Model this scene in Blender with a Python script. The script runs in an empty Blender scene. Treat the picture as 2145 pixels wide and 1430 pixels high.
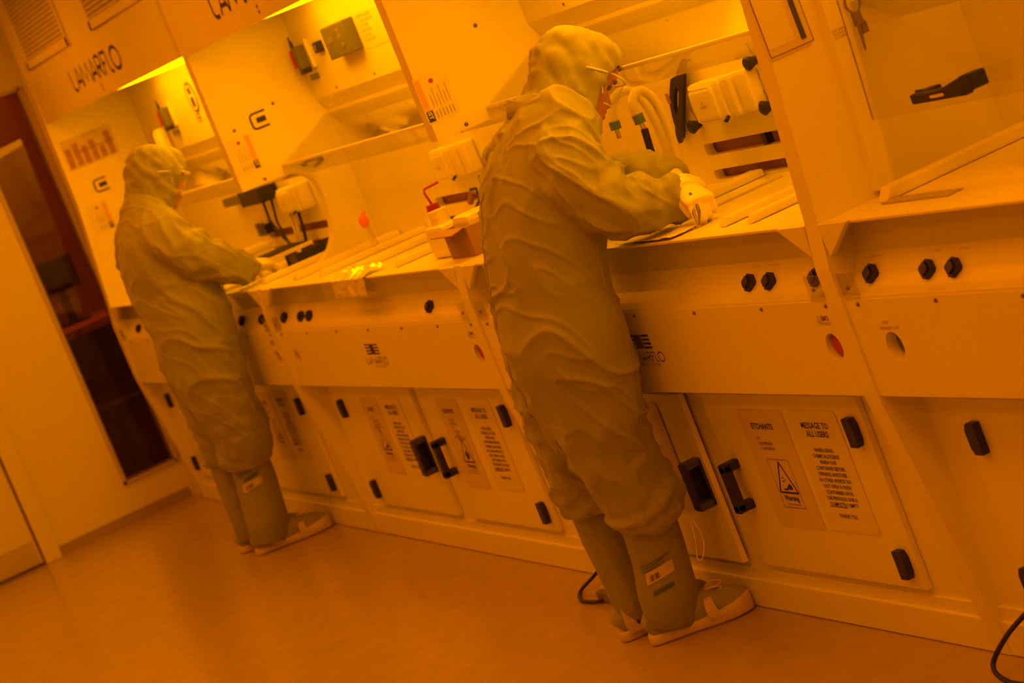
import bpy, bmesh, math, random
from mathutils import Vector, Matrix, noise
from mathutils.bvhtree import BVHTree
random.seed(7)
sc = bpy.context.scene
COL = sc.collection

# ------------------------------------------------------------------ camera
FPX, YAW, PITCH, ROLL = 4915.87, 0.36138935, 0.13869875, -0.38268428
CAM_LOC = Vector((0.0, -2.531, 1.8))
fw = Vector((-math.cos(YAW)*math.cos(PITCH), math.sin(YAW)*math.cos(PITCH), -math.sin(PITCH)))
rt = fw.cross(Vector((0, 0, 1))).normalized()
up = rt.cross(fw)
cr, sr = math.cos(ROLL), math.sin(ROLL)
r2 = rt*cr + up*sr
u2 = up*cr - rt*sr
cam = bpy.data.objects.new('camera', bpy.data.cameras.new('camera'))
COL.objects.link(cam)
cam.matrix_world = Matrix(((r2.x, u2.x, -fw.x, CAM_LOC.x), (r2.y, u2.y, -fw.y, CAM_LOC.y),
                           (r2.z, u2.z, -fw.z, CAM_LOC.z), (0, 0, 0, 1)))
cam.data.sensor_width = 36.0
cam.data.lens = 36.0*FPX/2145.0
cam.data.clip_start = 0.05
cam.data.dof.use_dof = True
cam.data.dof.focus_distance = 5.9
cam.data.dof.aperture_fstop = 5.0
sc.camera = cam

# ------------------------------------------------------------------ light
sc.view_settings.view_transform = 'Standard'
sc.view_settings.look = 'None'
sc.view_settings.gamma = 1.0
sc.view_settings.use_curve_mapping = False
sc.view_settings.exposure = 0.0
world = bpy.data.worlds.new('world')
sc.world = world
world.use_nodes = True
world.node_tree.nodes['Background'].inputs[0].default_value = (0.0, 0.0, 0.0, 1)
world.node_tree.nodes['Background'].inputs[1].default_value = 0.0
AMBER = (1.0, 0.215, 0.0)        # yellow-room lamps carry no blue
ROOM_W = 7.4                     # emission of the ceiling troffers
HOOD_W = 10.4                    # emission of the bench hood lamps

# ------------------------------------------------------------------ materials
MATS = {}
def mat(name, col, rough=0.5, metal=0.0, var=0.06, vscale=6.0, bump=0.0, bscale=200.0, spec=0.5, sheen=0.0, stretch=None, emit=None, estr=0.0):
    m = bpy.data.materials.new(name); m.use_nodes = True
    nt = m.node_tree; b = nt.nodes['Principled BSDF']
    tc = nt.nodes.new('ShaderNodeTexCoord')
    src = tc.outputs['Object']
    if stretch:
        mp = nt.nodes.new('ShaderNodeMapping'); mp.inputs['Scale'].default_value = stretch
        nt.links.new(src, mp.inputs['Vector']); src = mp.outputs['Vector']
    n = nt.nodes.new('ShaderNodeTexNoise'); n.inputs['Scale'].default_value = vscale; n.inputs['Detail'].default_value = 4
    nt.links.new(src, n.inputs['Vector'])
    r = nt.nodes.new('ShaderNodeValToRGB')
    r.color_ramp.elements[0].position = 0.3; r.color_ramp.elements[1].position = 0.7
    r.color_ramp.elements[0].color = (*[c*(1-var) for c in col], 1)
    r.color_ramp.elements[1].color = (*[min(1, c*(1+var)) for c in col], 1)
    nt.links.new(n.outputs['Fac'], r.inputs['Fac'])
    nt.links.new(r.outputs['Color'], b.inputs['Base Color'])
    b.inputs['Roughness'].default_value = rough
    b.inputs['Metallic'].default_value = metal
    b.inputs['Specular IOR Level'].default_value = spec
    if sheen: b.inputs['Sheen Weight'].default_value = sheen
    if bump:
        n2 = nt.nodes.new('ShaderNodeTexNoise'); n2.inputs['Scale'].default_value = bscale; n2.inputs['Detail'].default_value = 3
        nt.links.new(src, n2.inputs['Vector'])
        bp = nt.nodes.new('ShaderNodeBump'); bp.inputs['Strength'].default_value = bump; bp.inputs['Distance'].default_value = 0.004
        nt.links.new(n2.outputs['Fac'], bp.inputs['Height']); nt.links.new(bp.outputs['Normal'], b.inputs['Normal'])
    if emit:
        b.inputs['Emission Color'].default_value = (*emit, 1); b.inputs['Emission Strength'].default_value = estr
    MATS[name] = m
    return m
def clear(name, tint, rough=0.02, base=0.04, gl=0.9):
    m = bpy.data.materials.new(name); m.use_nodes = True; nt = m.node_tree
    nt.nodes.remove(nt.nodes['Principled BSDF'])
    out = nt.nodes['Material Output']
    t = nt.nodes.new('ShaderNodeBsdfTransparent'); g = nt.nodes.new('ShaderNodeBsdfGlossy')
    n = nt.nodes.new('ShaderNodeTexNoise'); n.inputs['Scale'].default_value = 3.0
    r = nt.nodes.new('ShaderNodeValToRGB')
    r.color_ramp.elements[0].color = (*[c*0.96 for c in tint], 1); r.color_ramp.elements[1].color = (*tint, 1)
    nt.links.new(n.outputs['Fac'], r.inputs['Fac']); nt.links.new(r.outputs['Color'], t.inputs['Color'])
    g.inputs['Roughness'].default_value = rough; g.inputs['Color'].default_value = (gl, gl, gl, 1)
    f = nt.nodes.new('ShaderNodeLayerWeight'); f.inputs['Blend'].default_value = 0.5
    p5 = nt.nodes.new('ShaderNodeMath'); p5.operation = 'POWER'; p5.inputs[1].default_value = 5.0
    nt.links.new(f.outputs['Facing'], p5.inputs[0])
    a = nt.nodes.new('ShaderNodeMath'); a.operation = 'MULTIPLY_ADD'; a.use_clamp = True; a.inputs[1].default_value = 1.0-base; a.inputs[2].default_value = base
    nt.links.new(p5.outputs[0], a.inputs[0])
    x = nt.nodes.new('ShaderNodeMixShader')
    nt.links.new(a.outputs[0], x.inputs[0]); nt.links.new(t.outputs[0], x.inputs[1]); nt.links.new(g.outputs[0], x.inputs[2])
    nt.links.new(x.outputs[0], out.inputs['Surface'])
    MATS[name] = m
def lamp_mat(name, col, s):
    m = bpy.data.materials.new(name); m.use_nodes = True; nt = m.node_tree
    nt.nodes.remove(nt.nodes['Principled BSDF'])
    e = nt.nodes.new('ShaderNodeEmission'); e.inputs[0].default_value = (*col, 1); e.inputs[1].default_value = s
    nt.links.new(e.outputs[0], nt.nodes['Material Output'].inputs['Surface'])
    MATS[name] = m
mat('bench_plastic', (0.80, 0.79, 0.74), 0.33, var=0.025, vscale=2.5, bump=0.02, bscale=30)
mat('bench_gloss', (0.80, 0.79, 0.74), 0.16, var=0.03, vscale=3.0)
mat('deck', (0.82, 0.81, 0.76), 0.28, var=0.03, vscale=5.0)
mat('groove', (0.42, 0.40, 0.36), 0.5)
mat('wall_paint', (0.72, 0.71, 0.66), 0.5, var=0.02, vscale=1.5)
mat('door_paint', (0.70, 0.69, 0.63), 0.4, var=0.02, vscale=1.5)
mat('frame_paint', (0.50, 0.46, 0.40), 0.35, var=0.03)
mat('frame_dark', (0.16, 0.13, 0.10), 0.5)
mat('coving', (0.36, 0.30, 0.25), 0.5, var=0.06)
mat('ceiling_tile', (0.7, 0.7, 0.66), 0.7)
mat('floor_vinyl', (0.44, 0.35, 0.28), 0.22, var=0.05, vscale=9.0, bump=0.03, bscale=60, spec=0.55)
mat('suit', (0.320, 0.345, 0.29), 0.62, var=0.05, vscale=5, bump=0.10, bscale=420, sheen=0.15)
mat('suit_dark', (0.10, 0.14, 0.13), 0.8)
mat('boot_cloth', (0.30, 0.32, 0.28), 0.7, var=0.05, vscale=8, bump=0.12, bscale=420)
mat('sole_white', (0.62, 0.55, 0.47), 0.6, var=0.08, vscale=20)
mat('skin', (0.50, 0.25, 0.16), 0.5, var=0.05, vscale=12)
mat('lip', (0.34, 0.07, 0.05), 0.45)
mat('eye_dark', (0.03, 0.02, 0.02), 0.4)
mat('glove', (0.84, 0.80, 0.70), 0.42, var=0.05, vscale=40)
mat('black', (0.018, 0.018, 0.016), 0.45, var=0.15)
mat('olive', (0.06, 0.075, 0.05), 0.5)
mat('grey_box', (0.12, 0.13, 0.12), 0.45, var=0.05)
mat('screw', (0.22, 0.20, 0.18), 0.35, metal=0.8)
mat('steel', (0.55, 0.52, 0.48), 0.22, metal=1.0, var=0.04)
mat('foil', (0.93, 0.93, 0.90), 0.28, metal=0.6, var=0.02)
mat('red', (0.40, 0.02, 0.012), 0.35)
mat('redorange', (0.85, 0.24, 0.06), 0.4)
mat('green', (0.12, 0.24, 0.11), 0.45)
mat('dark_green', (0.02, 0.10, 0.05), 0.4)
mat('hole_grey', (0.17, 0.17, 0.15), 0.5)
mat('paper', (0.74, 0.72, 0.66), 0.45, var=0.02)
mat('paper_tint', (0.66, 0.60, 0.52), 0.5, var=0.03)
mat('paper_red', (0.74, 0.42, 0.30), 0.5)
mat('ink', (0.05, 0.035, 0.03), 0.7)
mat('ink_soft', (0.22, 0.16, 0.12), 0.7)
mat('chart_tone', (0.42, 0.24, 0.18), 0.6, var=0.15, vscale=25)
mat('cardboard', (0.34, 0.22, 0.14), 0.7, var=0.08, vscale=10)
mat('bottle_white', (0.84, 0.82, 0.76), 0.35)
mat('hose', (0.82, 0.80, 0.72), 0.4)
mat('void_shade', (0.34, 0.17, 0.11), 0.8, var=0.1)  # dark tone painted as the shade inside the slots
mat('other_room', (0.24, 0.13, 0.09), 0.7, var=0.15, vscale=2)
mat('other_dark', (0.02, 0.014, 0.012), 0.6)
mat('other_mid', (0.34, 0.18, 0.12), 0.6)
mat('string', (0.8, 0.75, 0.65), 0.7)
mat('ring_metal', (0.20, 0.17, 0.14), 0.4, metal=0.6)
clear('acrylic', (0.97, 0.97, 0.95))
clear('acrylic_thick', (0.90, 0.90, 0.86), 0.03, 0.06)
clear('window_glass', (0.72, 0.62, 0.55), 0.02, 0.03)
clear('bag', (0.93, 0.93, 0.9), 0.15, 0.10)
lamp_mat('room_lamp', AMBER, ROOM_W)
lamp_mat('hood_lamp', (1.0, 0.30, 0.0), HOOD_W)
lamp_mat('hood_lamp_dim', (1.0, 0.27, 0.0), HOOD_W*0.62)
lamp_mat('window_fill', (1.0, 0.17, 0.0), 10.0)  # emission of the added fill behind the window

# ------------------------------------------------------------------ mesh helpers
class MB:
    def __init__(s): s.v = []; s.f = []
    def add(s, v, f):
        o = len(s.v); s.v += [Vector(p) for p in v]; s.f += [[i+o for i in q] for q in f]; return s
    def box(s, x0, x1, y0, y1, z0, z1):
        v = [(x0,y0,z0),(x1,y0,z0),(x1,y1,z0),(x0,y1,z0),(x0,y0,z1),(x1,y0,z1),(x1,y1,z1),(x0,y1,z1)]
        return s.add(v, [(0,3,2,1),(4,5,6,7),(0,1,5,4),(1,2,6,5),(2,3,7,6),(3,0,4,7)])
    def prism_x(s, poly, x0, x1):                       # poly of (y,z), counter-clockwise seen from +x
        n = len(poly)
        v = [(x0, y, z) for y, z in poly] + [(x1, y, z) for y, z in poly]
        f = [list(range(n-1, -1, -1)), list(range(n, 2*n))]
        f += [(i, (i+1) % n, n+(i+1) % n, n+i) for i in range(n)]
        return s.add(v, f)
    def prism(s, poly, o, u, w, d):                     # poly in (u,w) plane at o, extruded along vector d
        o, u, w, d = Vector(o), Vector(u), Vector(w), Vector(d)
        n = len(poly)
        v = [o+u*a+w*b for a, b in poly]; v += [p+d for p in v]
        f = [list(range(n-1, -1, -1)), list(range(n, 2*n))]
        f += [(i, (i+1) % n, n+(i+1) % n, n+i) for i in range(n)]
        return s.add(v, f)
    def tube(s, pts, r, n=10, caps=True):
        pts = [Vector(p) for p in pts]; rs = r if isinstance(r, (list, tuple)) else [r]*len(pts)
        base = len(s.v); ref = None
        for i, p in enumerate(pts):
            t = (pts[min(i+1, len(pts)-1)]-pts[max(i-1, 0)]).normalized()
            if ref is None:
                ref = Vector((0, 0, 1)) if abs(t.z) < 0.9 else Vector((1, 0, 0))
            u = (ref-t*t.dot(ref)).normalized(); ref = u; w = t.cross(u)
            for k in range(n):
                a = 2*math.pi*k/n
                s.v.append(p+(u*math.cos(a)+w*math.sin(a))*rs[i])
        for i in range(len(pts)-1):
            for k in range(n):
                a = base+i*n+k; b = base+i*n+(k+1) % n
                s.f.append([a, b, b+n, a+n])
        if caps:
            s.f.append([base+k for k in range(n-1, -1, -1)])
            s.f.append([base+(len(pts)-1)*n+k for k in range(n)])
        return s
    def disc(s, c, axis, r0, r1, d, n=20):              # short cone / cylinder from c along axis
        c, axis = Vector(c), Vector(axis).normalized()
        return s.tube([c, c+axis*d], [r0, r1], n)
    def ball(s, c, rx, ry, rz, nu=12, nv=8):
        c = Vector(c); v = []; f = []
        for i in range(nv+1):
            th = math.pi*i/nv
            for k in range(nu):
                a = 2*math.pi*k/nu
                v.append(c+Vector((rx*math.sin(th)*math.cos(a), ry*math.sin(th)*math.sin(a), rz*math.cos(th))))
        for i in range(nv):
            for k in range(nu):
                a = i*nu+k; b = i*nu+(k+1) % nu
                f.append([a, a+nu, b+nu, b])
        return s.add(v, f)
    def mesh(s, name):
        me = bpy.data.meshes.new(name); me.from_pydata([tuple(p) for p in s.v], [], s.f); me.update(); return me
    def build(s, name, m, parent=None, smooth=False, bevel=0.0):
        me = s.mesh(name)
        bm = bmesh.new(); bm.from_mesh(me)
        bmesh.ops.remove_doubles(bm, verts=bm.verts, dist=1e-6)
        bmesh.ops.recalc_face_normals(bm, faces=bm.faces)
        if bevel:
            bmesh.ops.bevel(bm, geom=[e for e in bm.edges if e.is_manifold and e.calc_face_angle(0) > 0.5], offset=bevel, segments=2, affect='EDGES', profile=0.6)
        bm.to_mesh(me); bm.free()
        return link(name, me, m, parent, smooth)
def link(name, me, m, parent=None, smooth=False):
    o = bpy.data.objects.new(name, me); COL.objects.link(o)
    me.materials.clear(); me.materials.append(MATS[m])
    if smooth:
        me.polygons.foreach_set('use_smooth', [True]*len(me.polygons)); me.update()
    if parent is not None: put(o, parent)
    return o
def put(o, parent):
    o.parent = parent
    if parent.location.length > 0:
        # geometry is written in world coordinates: keep it there
        o.matrix_parent_inverse = Matrix.Translation(-world_loc(parent))
def world_loc(p):
    l = p.location.copy()
    q = p.parent
    while q is not None:
        q = None
    return l
def tag(o, label=None, cat=None, group=None, kind=None):
    if label: o['label'] = label
    if cat: o['category'] = cat
    if group: o['group'] = group
    if kind: o['kind'] = kind
    return o
def thing(name, label, cat, loc=(0, 0, 0), group=None):
    o = bpy.data.objects.new(name, None); COL.objects.link(o); o.location = loc; o.empty_display_size = 0.1
    return tag(o, label, cat, group)
def boolean(o, cutters):
    bm = MB()
    for c in cutters: bm.add(c.v, c.f)
    me = bm.mesh('cut'); 
    b = bmesh.new(); b.from_mesh(me); bmesh.ops.recalc_face_normals(b, faces=b.faces); b.to_mesh(me); b.free()
    co = bpy.data.objects.new('cut', me); COL.objects.link(co)
    md = o.modifiers.new('b', 'BOOLEAN'); md.object = co; md.operation = 'DIFFERENCE'; md.solver = 'EXACT'
    bpy.context.view_layer.update()
    dg = bpy.context.evaluated_depsgraph_get()
    nm = bpy.data.meshes.new_from_object(o.evaluated_get(dg))
    o.modifiers.clear(); old = o.data; o.data = nm; nm.name = old.name
    bpy.data.objects.remove(co)
def rrect(w, h, r, n=5):
    p = []
    for cx, cy, a0 in ((w/2-r, h/2-r, 0), (-w/2+r, h/2-r, 90), (-w/2+r, -h/2+r, 180), (w/2-r, -h/2+r, 270)):
        for k in range(n+1):
            a = math.radians(a0+90*k/n); p.append((cx+r*math.cos(a), cy+r*math.sin(a)))
    return p
def empty_copy(src, dx, parent=None):
    c = src.copy(); COL.objects.link(c)
    c.location = src.location+Vector((dx, 0, 0)); c.parent = parent
    return c

FX, UZ = Vector((1, 0, 0)), Vector((0, 0, 1))       # bench fronts: text runs along +x
FY = Vector((0, 1, 0))                              # partition faces: text runs along +y
def text(name, body, o, u, w, nrm, size, m='ink', parent=None, align='CENTER', sx=1.0, bold=0.0, line=1.0):
    """flat print standing 0.4 mm proud; o = anchor (top line baseline), u = reading direction, w = up"""
    cu = bpy.data.curves.new(name, 'FONT'); cu.body = body; cu.size = size; cu.align_x = align
    cu.resolution_u = 2; cu.offset = bold; cu.space_line = line; cu.fill_mode = 'FRONT'
    t = bpy.data.objects.new('tmp', cu); COL.objects.link(t)
    bpy.context.view_layer.update()
    me = bpy.data.meshes.new_from_object(t.evaluated_get(bpy.context.evaluated_depsgraph_get()))
    bpy.data.objects.remove(t); bpy.data.curves.remove(cu)
    o, u, w, nrm = Vector(o), Vector(u), Vector(w), Vector(nrm)
    for v in me.vertices:
        x, y = v.co.x*sx, v.co.y
        v.co = o+u*x+w*y+nrm*0.0006
    me.name = name
    return link(name, me, m, parent)
def ribbon(mb, pts, wd, o, u, w, nrm):
    """flat stroke of width wd through 2-D points"""
    o, u, w, nrm = Vector(o), Vector(u), Vector(w), Vector(nrm)
    P = [Vector((a, b)) for a, b in pts]
    L, R = [], []
    for i, p in enumerate(P):
        t = (P[min(i+1, len(P)-1)]-P[max(i-1, 0)]).normalized(); q = Vector((-t.y, t.x))*wd/2
        L.append(p+q); R.append(p-q)
    v = [o+u*a.x+w*a.y+nrm*0.0006 for a in L]+[o+u*a.x+w*a.y+nrm*0.0006 for a in R]
    n = len(P)
    mb.add(v, [(i, i+n, i+n+1, i+1) for i in range(n-1)])
def logo_letters(mb, o, u, w, nrm, W, H, wd):
    """the maker's condensed wordmark, drawn as strokes in a W x H box from its lower left corner"""
    arc = lambda cx, cy, rx, ry, a0, a1, n=10: [(cx+rx*math.cos(math.radians(a0+(a1-a0)*k/n)), cy+ry*math.sin(math.radians(a0+(a1-a0)*k/n))) for k in range(n+1)]
    S = []
    S.append([(0, 1), (0, .28)]+arc(.28, .24, .28, .24, 180, 300, 6))                        # L
    S += [[(.62, 0), (.98, 1), (1.34, 0)], [(.74, .32), (1.22, .32)]]                         # A
    S.append([(1.34, 0), (1.62, 1), (1.98, .15), (2.34, 1), (2.62, 0)])                       # M
    S += [[(2.66, 0), (3.04, 1), (3.42, 0)], [(2.78, .32), (3.30, .32)]]                      # A
    S += [[(3.56, 0), (3.56, 1), (3.85, 1)]+arc(3.85, .74, .25, .26, 90, -90, 8)+[(3.56, .48)], [(3.80, .48), (4.14, 0)]]
    S += [[(4.32, 0), (4.32, 1), (4.92, 1)], [(4.32, .52), (4.60, .52)]]                      # F
    S.append([(4.92, 1), (4.92, .28)]+arc(5.18, .24, .26, .24, 180, 290, 6))                   # L
    S.append(arc(5.90, .5, .48, .5, 0, 360, 22))                                              # O
    for p in S:
        ribbon(mb, [(a/6.4*W, b*H) for a, b in p], wd, o, u, w, nrm)

# ------------------------------------------------------------------ the room
XW = -11.88
CEIL = 2.78
def struct(name, mb, m, bevel=0.0):
    return tag(mb.build(name, m, None, False, bevel), kind='structure')
struct('floor', MB().box(-14.6, 2.4, -4.2, 0.7, -0.05, 0.0), 'floor_vinyl')
struct('ceiling', MB().box(-14.6, 2.4, -4.2, 0.7, CEIL, CEIL+0.05), 'ceiling_tile')
wl = MB()
wl.box(XW-0.10, XW, -4.2, -0.302, 0, CEIL)
wl.box(XW-0.10, XW, -0.302, 0.03, 0, 0.20)
wl.box(XW-0.10, XW, -0.302, 0.03, 2.262, CEIL)
wl.box(XW-0.10, XW, 0.03, 0.7, 0, CEIL)
struct('wall_left', wl, 'wall_paint')
struct('wall_back', MB().box(-14.6, 2.4, 0.62, 0.7, 0, CEIL), 'wall_paint')
struct('wall_right', MB().box(2.3, 2.4, -4.2, 0.7, 0, CEIL), 'wall_paint')
struct('wall_front', MB().box(-14.6, 2.4, -4.2, -4.1, 0, CEIL), 'wall_paint')
struct('baseboard_left', MB().prism_x([(-0.735, 0), (0.0, 0), (0.0, 0.055), (-0.735, 0.055)], XW, XW+0.008), 'coving')
# narrow full-height window beside the benches
w1 = MB()
for a in ((-0.302, 0.0, 0.20, 0.215), (-0.302, 0.0, 2.247, 2.262), (-0.302, -0.285, 0.20, 2.262), (-0.012, 0.012, 0.20, 2.262)):
    w1.box(XW-0.06, XW+0.014, *a)
win = struct('window_1', w1, 'frame_paint')
g1 = MB()
for a in ((-0.285, -0.012, 0.215, 0.222), (-0.285, -0.012, 2.240, 2.247), (-0.285, -0.278, 0.215, 2.247), (-0.019, -0.012, 0.215, 2.247)):
    g1.box(XW-0.05, XW+0.010, *a)
g1.build('gasket', 'frame_dark', win)
MB().box(XW-0.035, XW-0.028, -0.28, -0.015, 0.22, 2.242).build('pane', 'window_glass', win)
# door at the far left and its post
tr = struct('trim_1', MB().box(XW, XW+0.03, -0.822, -0.735, 0, CEIL), 'wall_paint', 0.006)
d1 = struct('door_1', MB().box(XW, XW+0.022, -1.75, -0.832, 0.018, 2.2), 'door_paint')
MB().box(XW+0.022, XW+0.026, -1.72, -0.845, 0.024, 0.14).build('kick_plate', 'frame_paint', d1)
MB().box(XW, XW+0.012, -1.75, -0.832, 0.0, 0.018).build('gap_shade', 'frame_dark', d1)  # dark strip painted as the shaded gap under the door
MB().box(XW, XW+0.028, -0.834, -0.826, 0.0, 2.2).build('edge_seal', 'frame_dark', d1)
MB().box(XW+0.022, XW+0.07, -0.95, -0.93, 1.0, 1.02).box(XW+0.055, XW+0.07, -1.06, -0.93, 1.0, 1.02).build('door_handle', 'steel', d1)
tag(MB().box(XW, -11.632, 0.03, 0.06, 0, CEIL).build('trim_2', 'wall_paint'), kind='structure')
tag(MB().box(XW, XW+0.05, -0.03+0.05, 0.03, 0, CEIL).build('trim_3', 'wall_paint'), kind='structure')

# dim room seen through the window
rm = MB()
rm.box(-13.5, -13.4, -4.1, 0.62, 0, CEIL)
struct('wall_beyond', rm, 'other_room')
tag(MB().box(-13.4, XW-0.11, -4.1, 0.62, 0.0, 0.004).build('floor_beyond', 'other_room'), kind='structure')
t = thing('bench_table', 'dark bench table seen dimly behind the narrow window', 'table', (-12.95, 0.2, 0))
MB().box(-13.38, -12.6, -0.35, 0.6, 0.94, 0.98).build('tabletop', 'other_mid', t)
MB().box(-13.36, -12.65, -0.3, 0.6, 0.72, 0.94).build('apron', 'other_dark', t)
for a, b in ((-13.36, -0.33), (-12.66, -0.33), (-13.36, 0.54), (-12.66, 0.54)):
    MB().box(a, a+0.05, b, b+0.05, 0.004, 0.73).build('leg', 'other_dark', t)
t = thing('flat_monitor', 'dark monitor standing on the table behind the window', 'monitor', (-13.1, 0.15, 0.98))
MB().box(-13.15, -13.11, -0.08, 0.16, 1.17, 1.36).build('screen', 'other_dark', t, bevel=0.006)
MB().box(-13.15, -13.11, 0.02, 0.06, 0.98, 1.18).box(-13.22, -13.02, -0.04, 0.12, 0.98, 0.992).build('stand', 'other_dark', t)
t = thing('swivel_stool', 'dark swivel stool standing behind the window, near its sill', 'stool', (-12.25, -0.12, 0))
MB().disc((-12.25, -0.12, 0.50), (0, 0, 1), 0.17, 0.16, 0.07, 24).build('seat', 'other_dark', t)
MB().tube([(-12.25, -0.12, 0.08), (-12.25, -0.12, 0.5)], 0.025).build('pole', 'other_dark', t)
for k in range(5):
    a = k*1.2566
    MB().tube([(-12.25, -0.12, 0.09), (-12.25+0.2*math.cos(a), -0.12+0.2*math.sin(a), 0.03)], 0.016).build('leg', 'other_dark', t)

t = thing('ceiling_light', 'unseen light added to brighten the dark room behind the window', 'ceiling light', (-12.8, -0.6, CEIL-0.02))
MB().box(-13.3, -12.3, -1.0, -0.2, CEIL-0.02, CEIL-0.001).build('diffuser', 'window_fill', t)  # added lamp, out of view, lifts the tone seen through the window

# ceiling troffers of the room
for k, (tx, ty) in enumerate(((-10.6, -0.95), (-8.4, -0.95), (-6.2, -0.95), (-4.0, -0.95), (-1.8, -0.95), (0.4, -0.95), (-9.5, -2.5), (-6.5, -2.5), (-3.5, -2.5), (-0.7, -2.5))):
    t = thing('ceiling_light', 'amber fluorescent ceiling light above the aisle', 'ceiling light', (tx, ty, CEIL-0.04), 'amber ceiling lights of the room')
    fr = MB()
    for a in ((tx-0.62, tx+0.62, ty-0.32, ty-0.30), (tx-0.62, tx+0.62, ty+0.30, ty+0.32), (tx-0.62, tx-0.60, ty-0.30, ty+0.30), (tx+0.60, tx+0.62, ty-0.30, ty+0.30)):
        fr.box(*a, CEIL-0.035, CEIL-0.001)
    fr.build('frame', 'frame_paint', t)
    MB().box(tx-0.60, tx+0.60, ty-0.30, ty+0.30, CEIL-0.02, CEIL-0.012).build('diffuser', 'room_lamp', t)

# ------------------------------------------------------------------ wet benches
YA = -0.08          # apron face
YE = -0.065         # worktop edge
YB = 0.46           # back panel
ZT = 1.08           # worktop
def knob(x, z, y, parent, s=0.021):
    mb = MB()
    n = Vector((0, -0.86, 0.5)).normalized(); u = Vector((1, 0, 0)); w = u.cross(n)*-1
    c = Vector((x, y, z))
    q = [(s, -.18*s), (s, .18*s), (.18*s, s), (-.18*s, s), (-s, .18*s), (-s, -.18*s), (-.18*s, -s), (.18*s, -s)]
    mb.prism(q, c, u, w, n*0.016)
    mb.prism([(a*.7, b*.7) for a, b in q], c+n*0.016, u, w, n*0.006)
    return mb.build('knob', 'black', parent)
def handle(x, yd, z, parent, side):
    """black cup pull; side=+1 opens to the right (its hollow shows), -1 is the closed pull with a slit"""
    h = 0.066
    if side > 0:
        mb = MB().box(x-0.024, x-0.016, yd-0.046, yd, z-h, z+h).box(x-0.024, x+0.016, yd-0.050, yd-0.042, z-h, z+h)
        mb.box(x-0.024, x+0.02, yd-0.008, yd, z-h, z+h)
        o = mb.build('handle', 'black', parent)
        MB().box(x-0.017, x+0.018, yd-0.048, yd, z+h-0.016, z+h+0.004).build('end_cap', 'olive', o)
        MB().box(x-0.017, x+0.018, yd-0.048, yd, z-h-0.004, z-h+0.016).build('end_cap', 'olive', o)
    else:
        mb = MB().box(x-0.016, x+0.016, yd-0.050, yd-0.026, z-h, z+h)
        mb.box(x-0.016, x+0.016, yd-0.05, yd, z+h-0.022, z+h+0.004).box(x-0.016, x+0.016, yd-0.05, yd, z-h-0.004, z-h+0.022)
        o = mb.build('handle', 'black', parent, bevel=0.004)
    return o
def hinge(x, z, yd, parent, sgn):
    mb = MB()
    q = [(-0.018, -0.037), (0.014, -0.037), (0.022, -0.02), (0.023, 0.02), (0.014, 0.037), (-0.018, 0.037)]
    mb.prism([(a*sgn, b) for a, b in (q if sgn > 0 else q[::-1])], (x, yd, z), FX, UZ, (0, -0.02, 0))
    return mb.build('hinge', 'black', parent, bevel=0.003)
SCREW = None
def screw(x, y, z, parent, nrm=(0, -1, 0), r=0.0055):
    mb = MB(); n = Vector(nrm)
    mb.tube([Vector((x, y, z)), Vector((x, y, z))+n*0.002, Vector((x, y, z))+n*0.0045], [r, r*0.95, r*0.45], 8)
    return mb.build('screw', 'screw', parent)
def side_open(x0, x1, parent):
    """divider with the rounded hand opening at worktop level"""
    P = [(YA-0.004, 0.676), (YA-0.006, 0.70), (YA-0.006, 0.98), (YE-0.006, ZT+0.002), (0.12, ZT+0.002)]
    for k in range(1, 8):
        a = math.radians(-90+90*k/8); P.append((0.15+0.155*math.cos(a), 1.235+0.155*math.sin(a)))
    P.append((0.312, 1.30)); P.append((0.312, 1.35))
    for k in range(1, 7):
        a = math.radians(90*k/7); P.append((0.20+0.112*math.cos(a), 1.35+0.105*math.sin(a)))
    P += [(0.18, 1.456), (0.012, 1.456), (0.012, CEIL-0.002), (0.5, CEIL-0.002), (0.5, 0.002), (0.0, 0.002), (-0.012, 0.11)]
    P = P[::-1]
    return MB().prism_x(P[::-1], x0, x1).build('side_panel', 'bench_plastic', parent)
def side_closed(x0, x1, parent):
    P = [(YA-0.004, 0.676), (YA-0.006, 0.70), (YA-0.006, 0.98), (YE-0.006, ZT+0.002), (-0.022, 1.60), (0.0, CEIL-0.002), (0.5, CEIL-0.002), (0.5, 0.002), (0.0, 0.002), (-0.012, 0.11)]
    return MB().prism_x(P, x0, x1).build('side_panel', 'bench_plastic', parent)
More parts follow.
